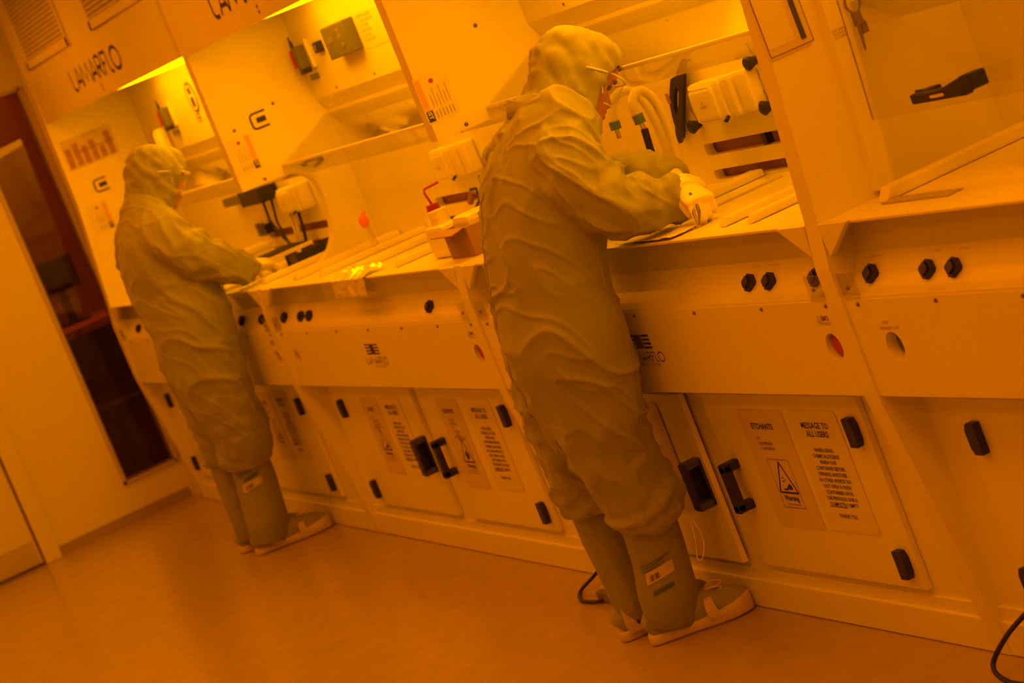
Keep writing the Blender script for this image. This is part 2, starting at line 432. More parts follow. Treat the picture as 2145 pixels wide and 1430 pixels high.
def bench(label, x0, x1, doors, lamp, slots, back_slots, knobs, screws, logo=True, lamp_m='hood_lamp', name_c=None, holes=(), sash=False, zf=2.03, lip_z=0.0):
    xm = (x0+x1)/2
    t = thing('wet_bench', label, 'wet bench', (xm, 0.2, 0))
    MB().box(x0, x1, 0.0, 0.45, 0.002, 0.086).build('plinth', 'bench_plastic', t, bevel=0.003)
    MB().box(x0, x1, 0.010, 0.45, 0.086, 0.118).build('plinth_step', 'bench_plastic', t)
    MB().box(x0, x1, 0.018, 0.45, 0.118, 0.70).build('cabinet_body', 'bench_plastic', t)
    for i, (a, b, hs, ajar) in enumerate(doors):
        # a door leaf, hinged on its outer side; ajar swings the free edge out
        dd = MB().box(a, b, 0.0, 0.017, 0.138, 0.636).build('door', 'bench_plastic', t, bevel=0.002)
        hx = a+0.05 if hs < 0 else b-0.05
        for z in (0.548, 0.206): hinge(hx, z, 0.0, dd, hs)
        handle((b-0.038) if hs < 0 else (a+0.065), 0.0, 0.382, dd, -hs)
        if ajar:
            px = Vector((a if hs < 0 else b, 0.017, 0))
            M_ = Matrix.Translation(px) @ Matrix.Rotation(math.radians(-ajar), 4, 'Z') @ Matrix.Translation(-px)
            for q_ in (dd, *dd.children, *[g_ for c_ in dd.children for g_ in c_.children]): q_.data.transform(M_)
    # apron with the sunk button holes
    ap = MB().box(x0, x1, YA, 0.05, 0.674, 0.905).build('apron_panel', 'bench_plastic', t, bevel=0.0025)
    cut = []
    for hx, m in holes:
        c = MB(); c.tube([(hx, YA-0.01, 0.794), (hx, YA+0.03, 0.794)], 0.033, 28); cut.append(c)
    if cut: boolean(ap, cut)
    for hx, m in holes:
        MB().disc((hx, YA+0.0295, 0.794), (0, -1, 0), 0.0325, 0.0325, 0.003, 28).build('button_seat', 'black' if m == 'red' else 'hole_grey', ap)
        if m == 'red':
            MB().tube([(hx, YA+0.027, 0.794), (hx, YA+0.012, 0.794), (hx, YA+0.009, 0.794)], [0.026, 0.026, 0.020], 24).build('stop_button', 'red', ap)
    for sx_ in screws: screw(sx_, YA, 0.893, ap)
    # control slope, front band and deck
    cv = [(YA+0.002, 0.905), (YA+0.002, 0.911)]+[(YA+0.003+0.077*math.sin(math.radians(q_)), 1.072-0.160*math.cos(math.radians(q_))) for q_ in range(0, 91, 9)]+[(0.04, 1.072), (0.04, 0.905)]
    sl = MB().prism_x(cv, x0, x1).build('control_cove', 'bench_plastic', t)
    for kx in knobs:
        k_ = knob(kx*1.016, 0.9425, YA+0.049, sl)
    MB().box(x0, x1, YE, YE+0.004, 1.006, ZT-0.0075).build('splash_guard', 'acrylic', t)
    MB().box(x0, x1, YE-0.001, 0.05, ZT-0.007, ZT).build('worktop_lip', 'deck', t, bevel=0.002)
    dk = MB().box(x0, x1, 0.05, YB+0.02, ZT-0.05, ZT).build('worktop', 'deck', t)
    cut = []
    for sxx, w_, ya, yb in slots:
        c = MB(); c.prism([(a+sxx, b+(ya+yb)/2) for a, b in rrect(w_, yb-ya, w_*0.49)], (0, 0, ZT-0.035), FX, FY, (0, 0, 0.06)); cut.append(c)
    if cut: boolean(dk, cut)
    for sxx, w_, ya, yb in slots:
        MB().box(sxx-w_/2, sxx+w_/2, ya, yb, ZT-0.0365, ZT-0.034).build('slot_shade', 'void_shade', dk)  # dark plate paints the shade at the slot bottom
    # triangular corner pieces between band and dividers
    for xx, sg in ((x0, 1), (x1, -1)):
        MB().add([(xx, YE-0.012, ZT), (xx+sg*0.125, YE-0.012, ZT), (xx+sg*0.01, YE-0.012, 1.006), (xx, YE+0.004, ZT), (xx+sg*0.125, YE+0.002, ZT), (xx+sg*0.01, YE+0.004, 1.006)],
                 [(0, 1, 2), (3, 5, 4), (0, 3, 4, 1), (1, 4, 5, 2), (2, 5, 3, 0)]).build('corner_gusset', 'bench_plastic', t)
        pl = MB().box(xx+sg*0.012, xx+sg*0.075, YA-0.003, YA+0.003, 0.905, 0.965).build('bracket', 'acrylic_thick', t)
        screw(xx+sg*0.045, YA-0.003, 0.934, pl)
    # back panel with its exhaust slots, upper back, ledge
    bk = MB().box(x0, x1, YB, YB+0.03, ZT-0.05, 1.70).build('back_panel', 'bench_plastic', t)
    cut = []
    for a, b, z0, z1 in back_slots:
        c = MB(); c.prism([(p+(a+b)/2, q+(z0+z1)/2) for p, q in rrect(b-a, z1-z0, 0.012)], (0, YB-0.01, 0), FX, UZ, (0, 0.06, 0)); cut.append(c)
    if cut: boolean(bk, cut)
    MB().box(x0, x1, YB+0.034, YB+0.05, ZT, 1.3).build('duct_shade', 'void_shade', bk)  # dark plate paints the shade seen through the back slots
    MB().prism_x([(YB, 1.628), (YB-0.03, 1.682), (YB-0.03, zf+0.06), (YB+0.03, zf+0.06), (YB+0.03, 1.628)], x0, x1).build('upper_back', 'bench_plastic', t)
    # hood roof and fascia
    MB().box(x0, x1, 0.03, YB+0.03, zf+0.05, zf+0.08).build('hood_roof', 'bench_plastic', t)
    fa = MB().box(x0, x1, -0.004, 0.03, zf, CEIL-0.002).build('fascia', 'bench_plastic', t)
    if lamp:
        # the diffuser tray hangs slightly out of level, lower at its right end
        zl, zr = zf+0.018, zf-0.022
        la = MB().add([(lamp[0], 0.10, zl), (lamp[1], 0.10, zr), (lamp[1], 0.36, zr), (lamp[0], 0.36, zl), (lamp[0], 0.10, zf+0.045), (lamp[1], 0.10, zf+0.045), (lamp[1], 0.36, zf+0.045), (lamp[0], 0.36, zf+0.045)],
                      [(0, 3, 2, 1), (4, 5, 6, 7), (0, 1, 5, 4), (1, 2, 6, 5), (2, 3, 7, 6), (3, 0, 4, 7)]).build('hood_lamp', lamp_m, t)
        lf = MB()
        for a in ((lamp[0]-0.02, lamp[1]+0.02, 0.085, 0.10), (lamp[0]-0.02, lamp[1]+0.02, 0.36, 0.375), (lamp[0]-0.02, lamp[0], 0.10, 0.36), (lamp[1], lamp[1]+0.02, 0.10, 0.36)):
            lf.box(*a, zf+0.036, zf+0.05)
        lf.build('lamp_frame', 'bench_plastic', la)
    if name_c is not None:
        lm = MB(); logo_letters(lm, (name_c-0.50, -0.004, zf+0.075), FX, UZ, (0, -1, 0), 0.98, 0.095, 0.0165); lm.build('wordmark', 'ink', fa)
        dm = MB(); dm.disc((name_c, -0.004, zf+0.046), (0, -1, 0), 0.008, 0.008, 0.0012, 12); dm.disc((name_c, -0.004, zf+0.026), (0, -1, 0), 0.008, 0.008, 0.0012, 12); dm.build('indicator', 'ink_soft', fa)
    if logo:
        lx = xm+0.003
        lg = MB()
        for r_ in range(4):
            z = 0.801+r_*0.0112
            lg.box(lx-0.068, lx-0.024, YA-0.0012, YA, z, z+0.0052); lg.box(lx+0.024, lx+0.068, YA-0.0012, YA, z, z+0.0052)
        for c_ in range(5):
            xx = lx-0.0185+c_*0.0082
            lg.box(xx, xx+0.0042, YA-0.0012, YA, 0.801, 0.8398)
        logo_letters(lg, (lx-0.105, YA-0.0006, 0.764), FX, UZ, (0, -1, 0), 0.225, 0.026, 0.0032)
        lg.build('logo', 'ink', ap)
        text('tagline', 'clean air technology', (lx+0.02, YA, 0.752), FX, UZ, (0, -1, 0), 0.0125, 'ink_soft', ap, sx=1.15)
    # clear air deflector below the upper back
    MB().add([(x0, YB-0.02, 1.612), (x1, YB-0.02, 1.612), (x1, 0.205, 1.494), (x0, 0.205, 1.494), (x0, 0.30, 1.427), (x1, 0.30, 1.427),
              (x0, YB-0.02, 1.616), (x1, YB-0.02, 1.616), (x1, 0.200, 1.497), (x0, 0.200, 1.497), (x0, 0.304, 1.424), (x1, 0.304, 1.424)],
             [(0, 1, 2, 3), (3, 2, 5, 4), (6, 9, 8, 7), (9, 10, 11, 8), (0, 6, 7, 1), (4, 5, 11, 10)]).build('air_deflector', 'acrylic_thick', t)
    MB().box(x0, x1, 0.198, 0.212, 1.488, 1.500).build('deflector_rail', 'bench_plastic', t, bevel=0.003)
    for sx_ in (x0+0.3, x0+0.75, x0+1.2, x0+1.65, x0+2.05):
        if sx_ < x1: screw(sx_, YB-0.03, 1.70, t)
    return t, ap, fa, dk
PITCHB = 2.19
bs = lambda x1: [(x1-1.37, x1-0.02, 1.160, 1.196), (x1-1.37, x1-0.02, 1.088, 1.118)]
# bench A (wide, beside the end wall)
A = bench('wide white wet bench in the far corner beside the narrow window', -11.57, -8.925,
          [(-11.51, -10.42, -1, 0), (-10.32, -9.19, 1, 0)], (-10.95, -9.0),
          [(-9.20, 0.05, 0.065, 0.40), (-9.75, 0.05, 0.065, 0.40), (-10.6, 0.05, 0.05, 0.40)], bs(-8.925), (-11.139, -10.9, -9.3, -9.0),
          [-11.4, -11.05, -10.7, -10.35, -10.0, -9.65, -9.3, -8.96], logo=True, name_c=-10.225, holes=((-8.984, 'red'),))
B = bench('white wet bench standing between the two gowned people', -8.865, -6.735,
          [(-8.72, -7.845, -1, 0), (-7.745, -6.94, 1, 0)], (-8.5, -6.8),
          [(-8.06, 0.05, 0.065, 0.30), (-7.66, 0.045, 0.065, 0.30), (-7.25, 0.05, 0.08, 0.40)], bs(-6.735), (-8.691, -8.474, -8.37, -7.066),
          [-8.81, -8.476, -8.115, -7.754, -7.404, -7.057, -6.76], name_c=-7.765, holes=((-8.72, 'grey'), (-6.79, 'red')), zf=2.02)
C = bench('white wet bench where the nearer gowned person is working', -6.675, -4.545,
          [(-6.53, -5.655, -1, 0.7), (-5.55, -4.75, 1, 0)], (-6.25, -4.62),
          [(-5.47, 0.05, 0.06, 0.42), (-4.80, 0.035, 0.12, 0.40)], bs(-4.545), (-4.887, -4.789, -4.574, -6.2),
          [-6.62, -6.27, -5.92, -5.57, -5.222, -4.871, -4.57], name_c=-5.575, holes=((-4.60, 'red'), (-6.53, 'grey')), zf=2.02)
D = bench('white wet bench nearest the camera with its clear sash lowered', -4.485, -2.355,
          [(-4.33, -3.455, -1, 0), (-3.355, -2.56, 1, 0)], (-4.3, -2.5),
          [(-3.4, 0.05, 0.065, 0.40)], bs(-2.355), (-4.336, -4.113, -4.016, -2.8),
          [-4.43, -4.12, -3.811, -3.46, -3.1, -2.75, -2.42], name_c=-3.385, lamp_m='hood_lamp_dim', holes=((-4.342, 'grey'), (-2.41, 'red')))
side_open(-8.925, -8.865, A[0]); side_open(-6.735, -6.675, B[0]); side_closed(-4.545, -4.485, C[0]); side_closed(-2.355, -2.295, D[0])
side_closed(-11.63, -11.57, A[0])
# small print on the aprons
for xx, ap in ((-4.60, C[1]), (-6.79, B[1]), (-8.984, A[1])):
    text('caution_print', 'EMO', (xx+0.004, YA, 0.858), FX, UZ, (0, -1, 0), 0.017, 'ink_soft', ap, bold=0.0006)
    text('caution_print', 'EMERGENCY', (xx, YA, 0.848), FX, UZ, (0, -1, 0), 0.0095, 'ink_soft', ap)
    tri = MB(); ribbon(tri, [(-0.03, .856), (-0.024, .872), (-0.018, .856), (-0.03, .856)], 0.002, (xx, YA, 0), FX, UZ, (0, -1, 0)); tri.build('caution_print', 'ink_soft', ap)
text('caution_print', 'RESET', (-4.345, YA, 0.845), FX, UZ, (0, -1, 0), 0.010, 'ink_soft', D[1])
text('caution_print', 'EMERGENCY OFF', (-4.338, YA, 0.832), FX, UZ, (0, -1, 0), 0.010, 'ink_soft', D[1])
for xx, s_, ap in ((-4.316, 'AIR PRESSURE', D[1]), (-4.085, 'VACUUM', D[1]), (-3.985, 'GAS FLOW', D[1]), (-4.86, 'VACUUM', C[1]), (-4.765, 'GAS FLOW', C[1])):
    text('knob_print', s_, (xx*1.018, YA+0.0645, 0.974), FX, Vector((0, 0.32, 0.95)), (0, -0.95, 0.32), 0.008, 'ink_soft', ap)
# louvre access panels in bench A's fascia
for a, b in ((-11.42, -10.46), (-9.99, -9.08)):
    fr = MB()
    for q in ((a, a+0.035, 2.300, 2.76), (b-0.035, b, 2.300, 2.76), (a, b, 2.300, 2.342), (a, b, 2.745, 2.765)):
        fr.box(q[0], q[1], -0.016, -0.003, q[2], q[3])
    fp = fr.build('louvre_panel', 'bench_plastic', A[0], bevel=0.002)
    MB().box(a+0.034, b-0.034, -0.0055, -0.0042, 2.342, 2.745).build('louvre_back', 'groove', fp)
    sm = None
    for k in range(19):
        z = 2.345+k*0.0208
        if sm is None:
            so = MB().prism_x([(-0.005, 0.014), (-0.015, 0.003), (-0.015, 0.0), (-0.005, 0.010)], a+0.035, b-0.035).build('slat', 'bench_plastic', fp)
            sm = so.data
        else:
            so = bpy.data.objects.new('slat', sm); COL.objects.link(so); so.parent = fp
        so.location = (0, 0, z)
# bench D: sash guides, clear sash, black sash handle, hanging keys' hook
dt = D[0]
MB().prism_x([(0.085, 1.095), (0.128, 1.086), (0.168, 1.52), (0.20, 2.02), (0.15, 2.02), (0.112, 1.53)], -4.485, -4.455).build('sash_guide', 'bench_plastic', dt)
MB().prism_x([(0.085, 1.095), (0.128, 1.086), (0.168, 1.52), (0.20, 2.02), (0.15, 2.02), (0.112, 1.53)], -2.385, -2.355).build('sash_guide', 'bench_plastic', dt)
sash = MB().add([(-4.455, 0.128, 1.243), (-2.385, 0.128, 1.243), (-2.385, 0.185, 2.02), (-4.455, 0.185, 2.02), (-4.455, 0.133, 1.243), (-2.385, 0.133, 1.243), (-2.385, 0.190, 2.02), (-4.455, 0.190, 2.02)],
                [(0, 1, 2, 3), (4, 7, 6, 5), (0, 4, 5, 1), (1, 5, 6, 2), (2, 6, 7, 3), (3, 7, 4, 0)]).build('sash', 'acrylic', dt)
sh = MB(); q = []
hx, hz, hy = -4.088, 1.284, 0.092
sh.prism([(-0.100, -0.014), (0.100, -0.016), (0.102, 0.026), (0.065, 0.018), (0.02, 0.009), (-0.03, 0.006), (-0.100, 0.008)], (hx, hy, hz), FX, UZ, (0, -0.022, 0))
sh.box(hx-0.100, hx-0.065, hy, 0.131, hz-0.012, hz+0.008); sh.box(hx+0.065, hx+0.100, hy, 0.133, hz-0.012, hz+0.022)
sho = sh.build('sash_handle', 'black', sash, bevel=0.004)
MB().box(hx-0.025, hx+0.025, hy-0.0235, hy-0.020, hz-0.007, hz-0.001).build('handle_slit', 'paper_tint', sho)

# ------------------------------------------------------------------ notices on the cabinet doors
FN = Vector((0, -1, 0))
def sheet(name, label, cat, x0, x1, z0, z1, y, m='paper', group=None):
    w, h = x1-x0, z1-z0
    mb = MB().prism([(a, b) for a, b in rrect(w, h, 0.012)], ((x0+x1)/2, y, (z0+z1)/2), FX, UZ, (0, -0.0016, 0))
    return tag(mb.build(name, m), label, cat, group)
def message(label, x0, x1, z0, z1, y):
    o = sheet('notice', label, 'notice', x0, x1, z0, z1, y)
    c = (x0+x1)/2; k = (z1-z0)/0.32; yy = y-0.0016
    text('lettering', 'MESSAGE TO\nALL USERS', (c, yy, z1-0.046*k), FX, UZ, FN, 0.022*k, 'ink', o, bold=0.0004, line=1.0, sx=1.02)
    text('lettering', 'WHEN USING\nCHEMICALS PLEASE\nFINISH ONE\nCONTAINER BEFORE\nOPENING ANOTHER,\nIN OTHER WORDS DO\nNOT OPEN A FRESH\nCONTAINER UNTIL\nTHE PREVIOUS ONE IS\nCOMPLETELY EMPTY', (c, yy, z1-0.108*k), FX, UZ, FN, 0.0145*k, 'ink', o, bold=0.0002, line=1.10)
    MB().box(c-0.075*k, c+0.012*k, yy-0.0006, yy, z1-0.2545*k, z1-0.253*k).build('underline', 'ink', o)
    text('lettering', 'THANK YOU', (c, yy, z1-0.282*k), FX, UZ, FN, 0.0150*k, 'ink', o, bold=0.0002)
    return o
def hazard(label, title, items, word, x0, x1, z0, z1, y, flame=False):
    o = sheet('notice', label, 'notice', x0, x1, z0, z1, y, 'paper_tint')
    c = (x0+x1)/2; yy = y-0.0016
    if title: text('lettering', title, (c-0.008, yy, z1-0.052), FX, UZ, FN, 0.0225, 'ink', o, bold=0.0006)
    text('lettering', items, (x0+0.055, yy, z1-0.082), FX, UZ, FN, 0.0125, 'ink', o, align='LEFT', line=1.15)
    fr = MB(); bx0, bx1, bz0, bz1 = c-0.049, c+0.060, z0+0.056, z0+0.190
    ribbon(fr, [(bx0, bz0), (bx0, bz1)], 0.0016, (0, yy, 0), FX, UZ, FN); ribbon(fr, [(bx1, bz0), (bx1, bz1)], 0.0016, (0, yy, 0), FX, UZ, FN)
    ribbon(fr, [(bx0, bz0), (bx1, bz0)], 0.0016, (0, yy, 0), FX, UZ, FN); ribbon(fr, [(bx0, bz1), (bx1, bz1)], 0.0016, (0, yy, 0), FX, UZ, FN)
    tc = (bx0+bx1)/2; tb, tt = bz0+0.042, bz1-0.006
    a_, b_, c_ = (tc-0.047, tb), (tc+0.047, tb), (tc, tt)
    for p, q in ((a_, b_), (b_, c_), (c_, a_)): ribbon(fr, [p, q], 0.0055, (0, yy, 0), FX, UZ, FN)
    if flame:
        pts = [(0, .0), (.014, .004), (.018, .018), (.010, .030), (.012, .020), (.004, .040), (-.004, .024), (-.008, .032), (-.016, .016), (-.012, .003)]
        fr.prism([(tc+p, tb+0.008+q) for p, q in pts], (0, yy, 0), FX, UZ, (0, -0.0006, 0))
    else:
        pts = [(-.020, .006), (-.002, .006), (.0, .012), (.010, .008), (.026, .010), (.024, .020), (.014, .026), (.008, .022), (.002, .018), (-.004, .012), (-.020, .011)]
        fr.prism([(tc+p, tb+q) for p, q in pts], (0, yy, 0), FX, UZ, (0, -0.0006, 0))
        for p, q, l in ((-.016, .030, .010), (-.013, .040, .009), (-.004, .034, .005)): fr.box(tc+p, tc+p+l, yy-0.0006, yy, tb+q, tb+q+.003)
    fr.build('warning_sign', 'ink', o)
    text('lettering', 'Warning', (tc, yy, bz0+0.020), FX, UZ, FN, 0.021, 'ink', o, bold=0.0006)
    text('lettering', word, (tc, yy, bz0+0.007), FX, UZ, FN, 0.0095, 'ink', o)
    return o
ND = -0.0008
hazard('etchants warning notice on the right door under the nearer person\'s bench', 'ETCHANTS', '- HF\n - ALUMINIUM\n  - CHROMIUM', 'Corrosive substance', -5.372, -5.133, 0.268, 0.594, ND)
message('message to all users notice on the right door under the nearer person\'s bench', -5.106, -4.868, 0.272, 0.597, ND)
yaj = -0.011
hazard('notice on the ajar door, half hidden behind the nearer person\'s leg', None, '- ACETIC\n- NITRIC\n- SULPHURIC', 'Corrosive substance', -6.06, -5.815, 0.288, 0.61, yaj)
hazard('solvents warning notice with flame sign on the middle bench\'s right door', 'SOLVENTS', '- ACETONE\n - METHANOL\n  - IPA\n   - TOLUENE\n    - XYLENE\n     - WHITE SPIRIT', 'Flammable liquid', -7.610, -7.402, 0.266, 0.598, ND, True)
message('message to all users notice on the middle bench\'s right door', -7.335, -7.100, 0.272, 0.602, ND)
hazard('narrow acids warning notice on the middle bench\'s left door', 'ACIDS', '- HCL\n - SULPHURIC\n - PHOSPHORIC\n  - NITRIC\n   - HF', 'Corrosive substance', -8.440, -8.243, 0.284, 0.592, ND)
message('message to all users notice beside the cup handle on the middle bench\'s left door', -8.215, -7.990, 0.278, 0.598, ND)
message('message to all users notice on the far bench beside the farther person\'s knee', -9.615, -9.40, 0.30, 0.61, ND)
hazard('warning notice on the far bench partly hidden by the farther person\'s knee', 'ACIDS', '- HCL\n - NITRIC', 'Corrosive substance', -9.86, -9.645, 0.29, 0.60, ND)

# ------------------------------------------------------------------ things fixed to the dividers (faces look to +x)
XN = Vector((1, 0, 0))
def plate_x(name, label, cat, x, y0, y1, z0, z1, m='paper', r=0.004, th=0.0016):
    mb = MB().prism(rrect(y1-y0, z1-z0, r), (x, (y0+y1)/2, (z0+z1)/2), FY, UZ, (th, 0, 0))
    return tag(mb.build(name, m), label, cat)
def inspection(label, x, y0, z0, left=True):
    o = plate_x('inspection_label', label, 'label', x, y0, y0+0.112, z0, z0+0.146)
    xx = x+0.0016
    MB().box(xx, xx+0.001, y0+0.004 if left else y0+0.088, y0+0.020 if left else y0+0.104, z0+0.045, z0+0.140).build('red_strip', 'paper_red', o)
    b = MB().box(xx, xx+0.001, y0+0.004 if left else y0+0.084, y0+0.026 if left else y0+0.104, z0+0.006, z0+0.040).build('black_block', 'ink', o)
    text('lettering', 'IST', (xx+0.0008, y0+0.0085 if left else y0+0.088, z0+0.038), -UZ, FY, XN, 0.018, 'paper', b, align='LEFT', bold=0.0005)
    MB().disc((xx, y0+0.056, z0+0.124), XN, 0.0075, 0.0075, 0.0012, 16).build('red_dot', 'red', o)
    ln = MB()
    for k in range(6):
        yy = y0+0.036+k*0.0115
        ln.box(xx, xx+0.0007, yy, yy+0.0022, z0+0.010, z0+0.034)
        ln.box(xx, xx+0.0007, yy, yy+0.0014, z0+0.045, z0+0.045+(0.06 if k % 2 else 0.04))
    ln.build('print_lines', 'ink_soft', o)
    return o
inspection('inspection label with red dot on the divider behind the nearer person', -6.675, 0.006, 1.510)
inspection('inspection label with red dot on the divider beside the farther person', -8.865, 0.014, 1.516, False)
inspection('small inspection label on the far corner panel left of the farther person', -11.57, 0.004, 1.437, False)
def flush_pull(label, x, yc, zc):
    t = thing('flush_pull', label, 'handle', (x, yc, zc))
    o = MB()
    arc = []
    P = [(0.034, 0.030), (-0.020, 0.030)]+[(-0.020-0.014*math.sin(math.radians(a)), 0.016+0.014*math.cos(math.radians(a))) for a in (30, 60, 90)]+[(-0.034, -0.016)]
    P += [(-0.034+0.014*(1-math.cos(math.radians(a))), -0.016-0.014*math.sin(math.radians(a))) for a in (30, 60, 90)]+[(0.034, -0.030)]
    ribbon(o, P, 0.008, (x+0.003, yc, zc), FY, UZ, XN)
    v = [p for p in o.v]
    o.build('rim', 'black', t)
    MB().box(x, x+0.006, yc-0.012, yc+0.028, zc-0.011, zc+0.011).build('grip', 'black', t, bevel=0.002)
    MB().prism(rrect(0.074, 0.066, 0.014), (x, yc, zc), FY, UZ, (0.003, 0, 0)).build('cup', 'bench_plastic', t)
flush_pull('black C-shaped flush pull on the divider right of the farther person', -8.865, 0.185, 1.693)
flush_pull('black C-shaped flush pull on the far corner panel left of the farther person', -11.57, 0.128, 1.659)
for x, yy, zz in ((-8.865, 0.262, 1.732), (-8.865, 0.115, 1.472), (-8.865, 0.075, 1.69), (-6.675, 0.266, 1.737), (-6.675, 0.118, 1.470), (-6.675, 0.268, 1.98)):
    o = screw(x, yy, zz, None, (1, 0, 0), 0.007)
    tag(o, None, None)
    o.name = 'screw_cover'; o.parent = A[0] if x < -8 else B[0]
    o.matrix_parent_inverse = Matrix.Translation(-o.parent.location)
# chart on the far corner panel
o = plate_x('wall_chart', 'printed colour chart on the far corner panel above the flush pull', 'chart', -11.57, 0.012, 0.282, 1.772, 1.926, 'paper_tint')
for k in range(6):
    MB().box(-11.5684, -11.5676, 0.020+k*0.043, 0.020+k*0.043+0.030, 1.78, 1.78+(0.10, 0.115, 0.09, 0.105, 0.06, 0.12)[k]).build('chart_bar', 'chart_tone', o)
MB().box(-11.5684, -11.5674, 0.09, 0.275, 1.846, 1.851).build('chart_rule', 'ink_soft', o)
text('lettering', 'CHEMICAL SPILL', (-11.5684, 0.17, 1.913), FY, UZ, XN, 0.012, 'ink_soft', o)
# document holder, cable ring and print on bench D's divider
t = thing('document_pouch', 'clear document pouch with a grey binding strip on the near divider', 'pouch', (-4.485, 0.0, 1.60))
MB().prism(rrect(0.112, 0.30, 0.006), (-4.485, 0.013, 1.597), FY, UZ, (0.003, 0, 0)).build('pouch', 'paper_tint', t)
MB().prism(rrect(0.070, 0.27, 0.004), (-4.482, 0.0, 1.605), FY, UZ, (0.001, 0, 0)).build('page', 'paper', t)
fr = MB()
for a, b in (((-.05, -.147), (-.05, .147)), ((-.05, -.147), (.064, -.147)), ((.064, -.147), (.064, .147))): ribbon(fr, [(a[0]+0.013, a[1]+1.6), (b[0]+0.013, b[1]+1.6)], 0.0022, (-4.4815, 0, 0), FY, UZ, XN)
fr.build('pouch_rim', 'ink_soft', t)
MB().box(-4.482, -4.4795, 0.050, 0.062, 1.465, 1.74).build('binding_strip', 'olive', t)
o = tag(text('printed_note', 'LIFT SASH\nSLOWLY\nTO OPEN', (-4.455, 0.128, 1.452), FY, UZ, XN, 0.008, 'ink_soft'), 'three small printed lines on the near sash guide', 'print')
t = thing('key_bunch', 'dark steel ring with clips hanging beside the near sash guide', 'keys', (-4.44, 0.165, 1.52))
MB().tube([(-4.445+0.004*math.cos(a), 0.178+0.016*math.cos(a), 1.497+0.022*math.sin(a)) for a in [k*math.pi/8 for k in range(17)]], 0.0028, 8).build('ring', 'ring_metal', t)
MB().box(-4.452, -4.438, 0.166, 0.186, 1.445, 1.478).build('clip', 'ring_metal', t, bevel=0.003)
MB().box(-4.450, -4.440, 0.178, 0.192, 1.425, 1.452).build('clip', 'ring_metal', t, bevel=0.002)
MB().tube([(-4.445, 0.174, 1.447), (-4.445, 0.171, 1.42), (-4.445, 0.168, 1.39)], [0.005, 0.004, 0.002], 8).build('key', 'ring_metal', t)
MB().tube([(-4.445, 0.176, 1.515), (-4.445, 0.176, 1.56), (-4.46, 0.176, 1.57)], 0.002, 6).build('hook', 'ring_metal', t)

# ------------------------------------------------------------------ things fixed to the back panels
def dispenser(label, x, y=YB, knob_side=True):
    """moulded white water-gun box: front tray and a deeper body"""
    t = thing('dispenser_box', label, 'dispenser', (x, y-0.05, 1.32))
    MB().box(x-0.155, x+0.02, y-0.062, y-0.001, 1.262, 1.376).build('body', 'bottle_white', t, bevel=0.012)
    MB().box(x-0.140, x-0.01, y-0.072, y-0.060, 1.270, 1.362).build('front_tray', 'bottle_white', t, bevel=0.010)
    MB().box(x+0.026, x+0.076, y-0.056, y-0.001, 1.264, 1.378).build('side_body', 'bottle_white', t, bevel=0.010)
    MB().box(x+0.082, x+0.150, y-0.044, y-0.001, 1.266, 1.380).build('side_cover', 'bottle_white', t, bevel=0.010)
    MB().tube([(x+0.018, y-0.06, 1.270), (x+0.024, y-0.075, 1.262)], 0.006, 8).build('latch', 'black', t)
    text('lettering', 'DI\nWATER', (x-0.075, y-0.072, 1.318), FX, UZ, FN, 0.011, 'ink_soft', t)
    return t
dispenser('white moulded dispenser box on the back panel right of the nearer person\'s face', -5.615)
dispenser('white moulded dispenser box seen through the hand opening behind the nearer person', -7.68)
dispenser('white moulded dispenser box with cables, right of the farther person', -9.60)
def black_knob(label, x, z):
    t = thing('valve_knob', label, 'knob', (x, YB, z))
    MB().tube([(x, YB-0.001, z), (x, YB-0.008, z), (x, YB-0.030, z), (x, YB-0.036, z)], [0.012, 0.012, 0.021, 0.015], 14).build('grip', 'black', t)
    MB().tube([(x-0.016, YB-0.004, z+0.05), (x+0.01, YB-0.006, z-0.01)], 0.0013, 6).build('tie', 'ink_soft', t)
black_knob('black valve knob above and right of the nearer dispenser box', -5.45, 1.391)
black_knob('black valve knob below and right of the nearer dispenser box', -5.455, 1.266)
black_knob('black valve knob below and left of the nearer dispenser box', -5.885, 1.257)
black_knob('black valve knob right of the farther dispenser box', -9.17, 1.268)
MB_ = MB()
tool = thing('hanging_tool', 'black looped hand tool hanging on the back panel before the nearer person', 'tool', (-5.9, YB-0.02, 1.33))
OUT = [(-5.804, 1.445), (-5.852, 1.423), (-5.873, 1.407), (-5.911, 1.402), (-5.941, 1.373), (-5.973, 1.333), (-5.986, 1.298), (-5.992, 1.267), (-6.012, 1.235), (-6.004, 1.217), (-5.975, 1.232), (-5.880, 1.345), (-5.826, 1.409), (-5.796, 1.440)]
fb = MB().prism(OUT[::-1], (0, YB-0.012, 0), FX, UZ, (0, -0.012, 0)).build('frame', 'black', tool)
cutm = MB().prism([(-5.898, 1.380), (-5.930, 1.352), (-5.957, 1.317), (-5.956, 1.300), (-5.921, 1.328), (-5.890, 1.362)], (0, YB-0.05, 0), FX, UZ, (0, 0.1, 0))
boolean(fb, [cutm])
MB().tube([(-5.80, YB-0.001, 1.438), (-5.80, YB-0.03, 1.438)], 0.004, 8).build('hook', 'black', tool)
MB().box(-5.975, -5.955, YB-0.0265, YB-0.0245, 1.335, 1.365).build('insert', 'cardboard', tool)
o = tag(MB().box(-5.60, -5.578, YB+0.012, YB+0.05, 1.150, 1.206).build('black_strap', 'black'), 'black strap across the upper exhaust slot under the nearer dispenser box', 'strap')
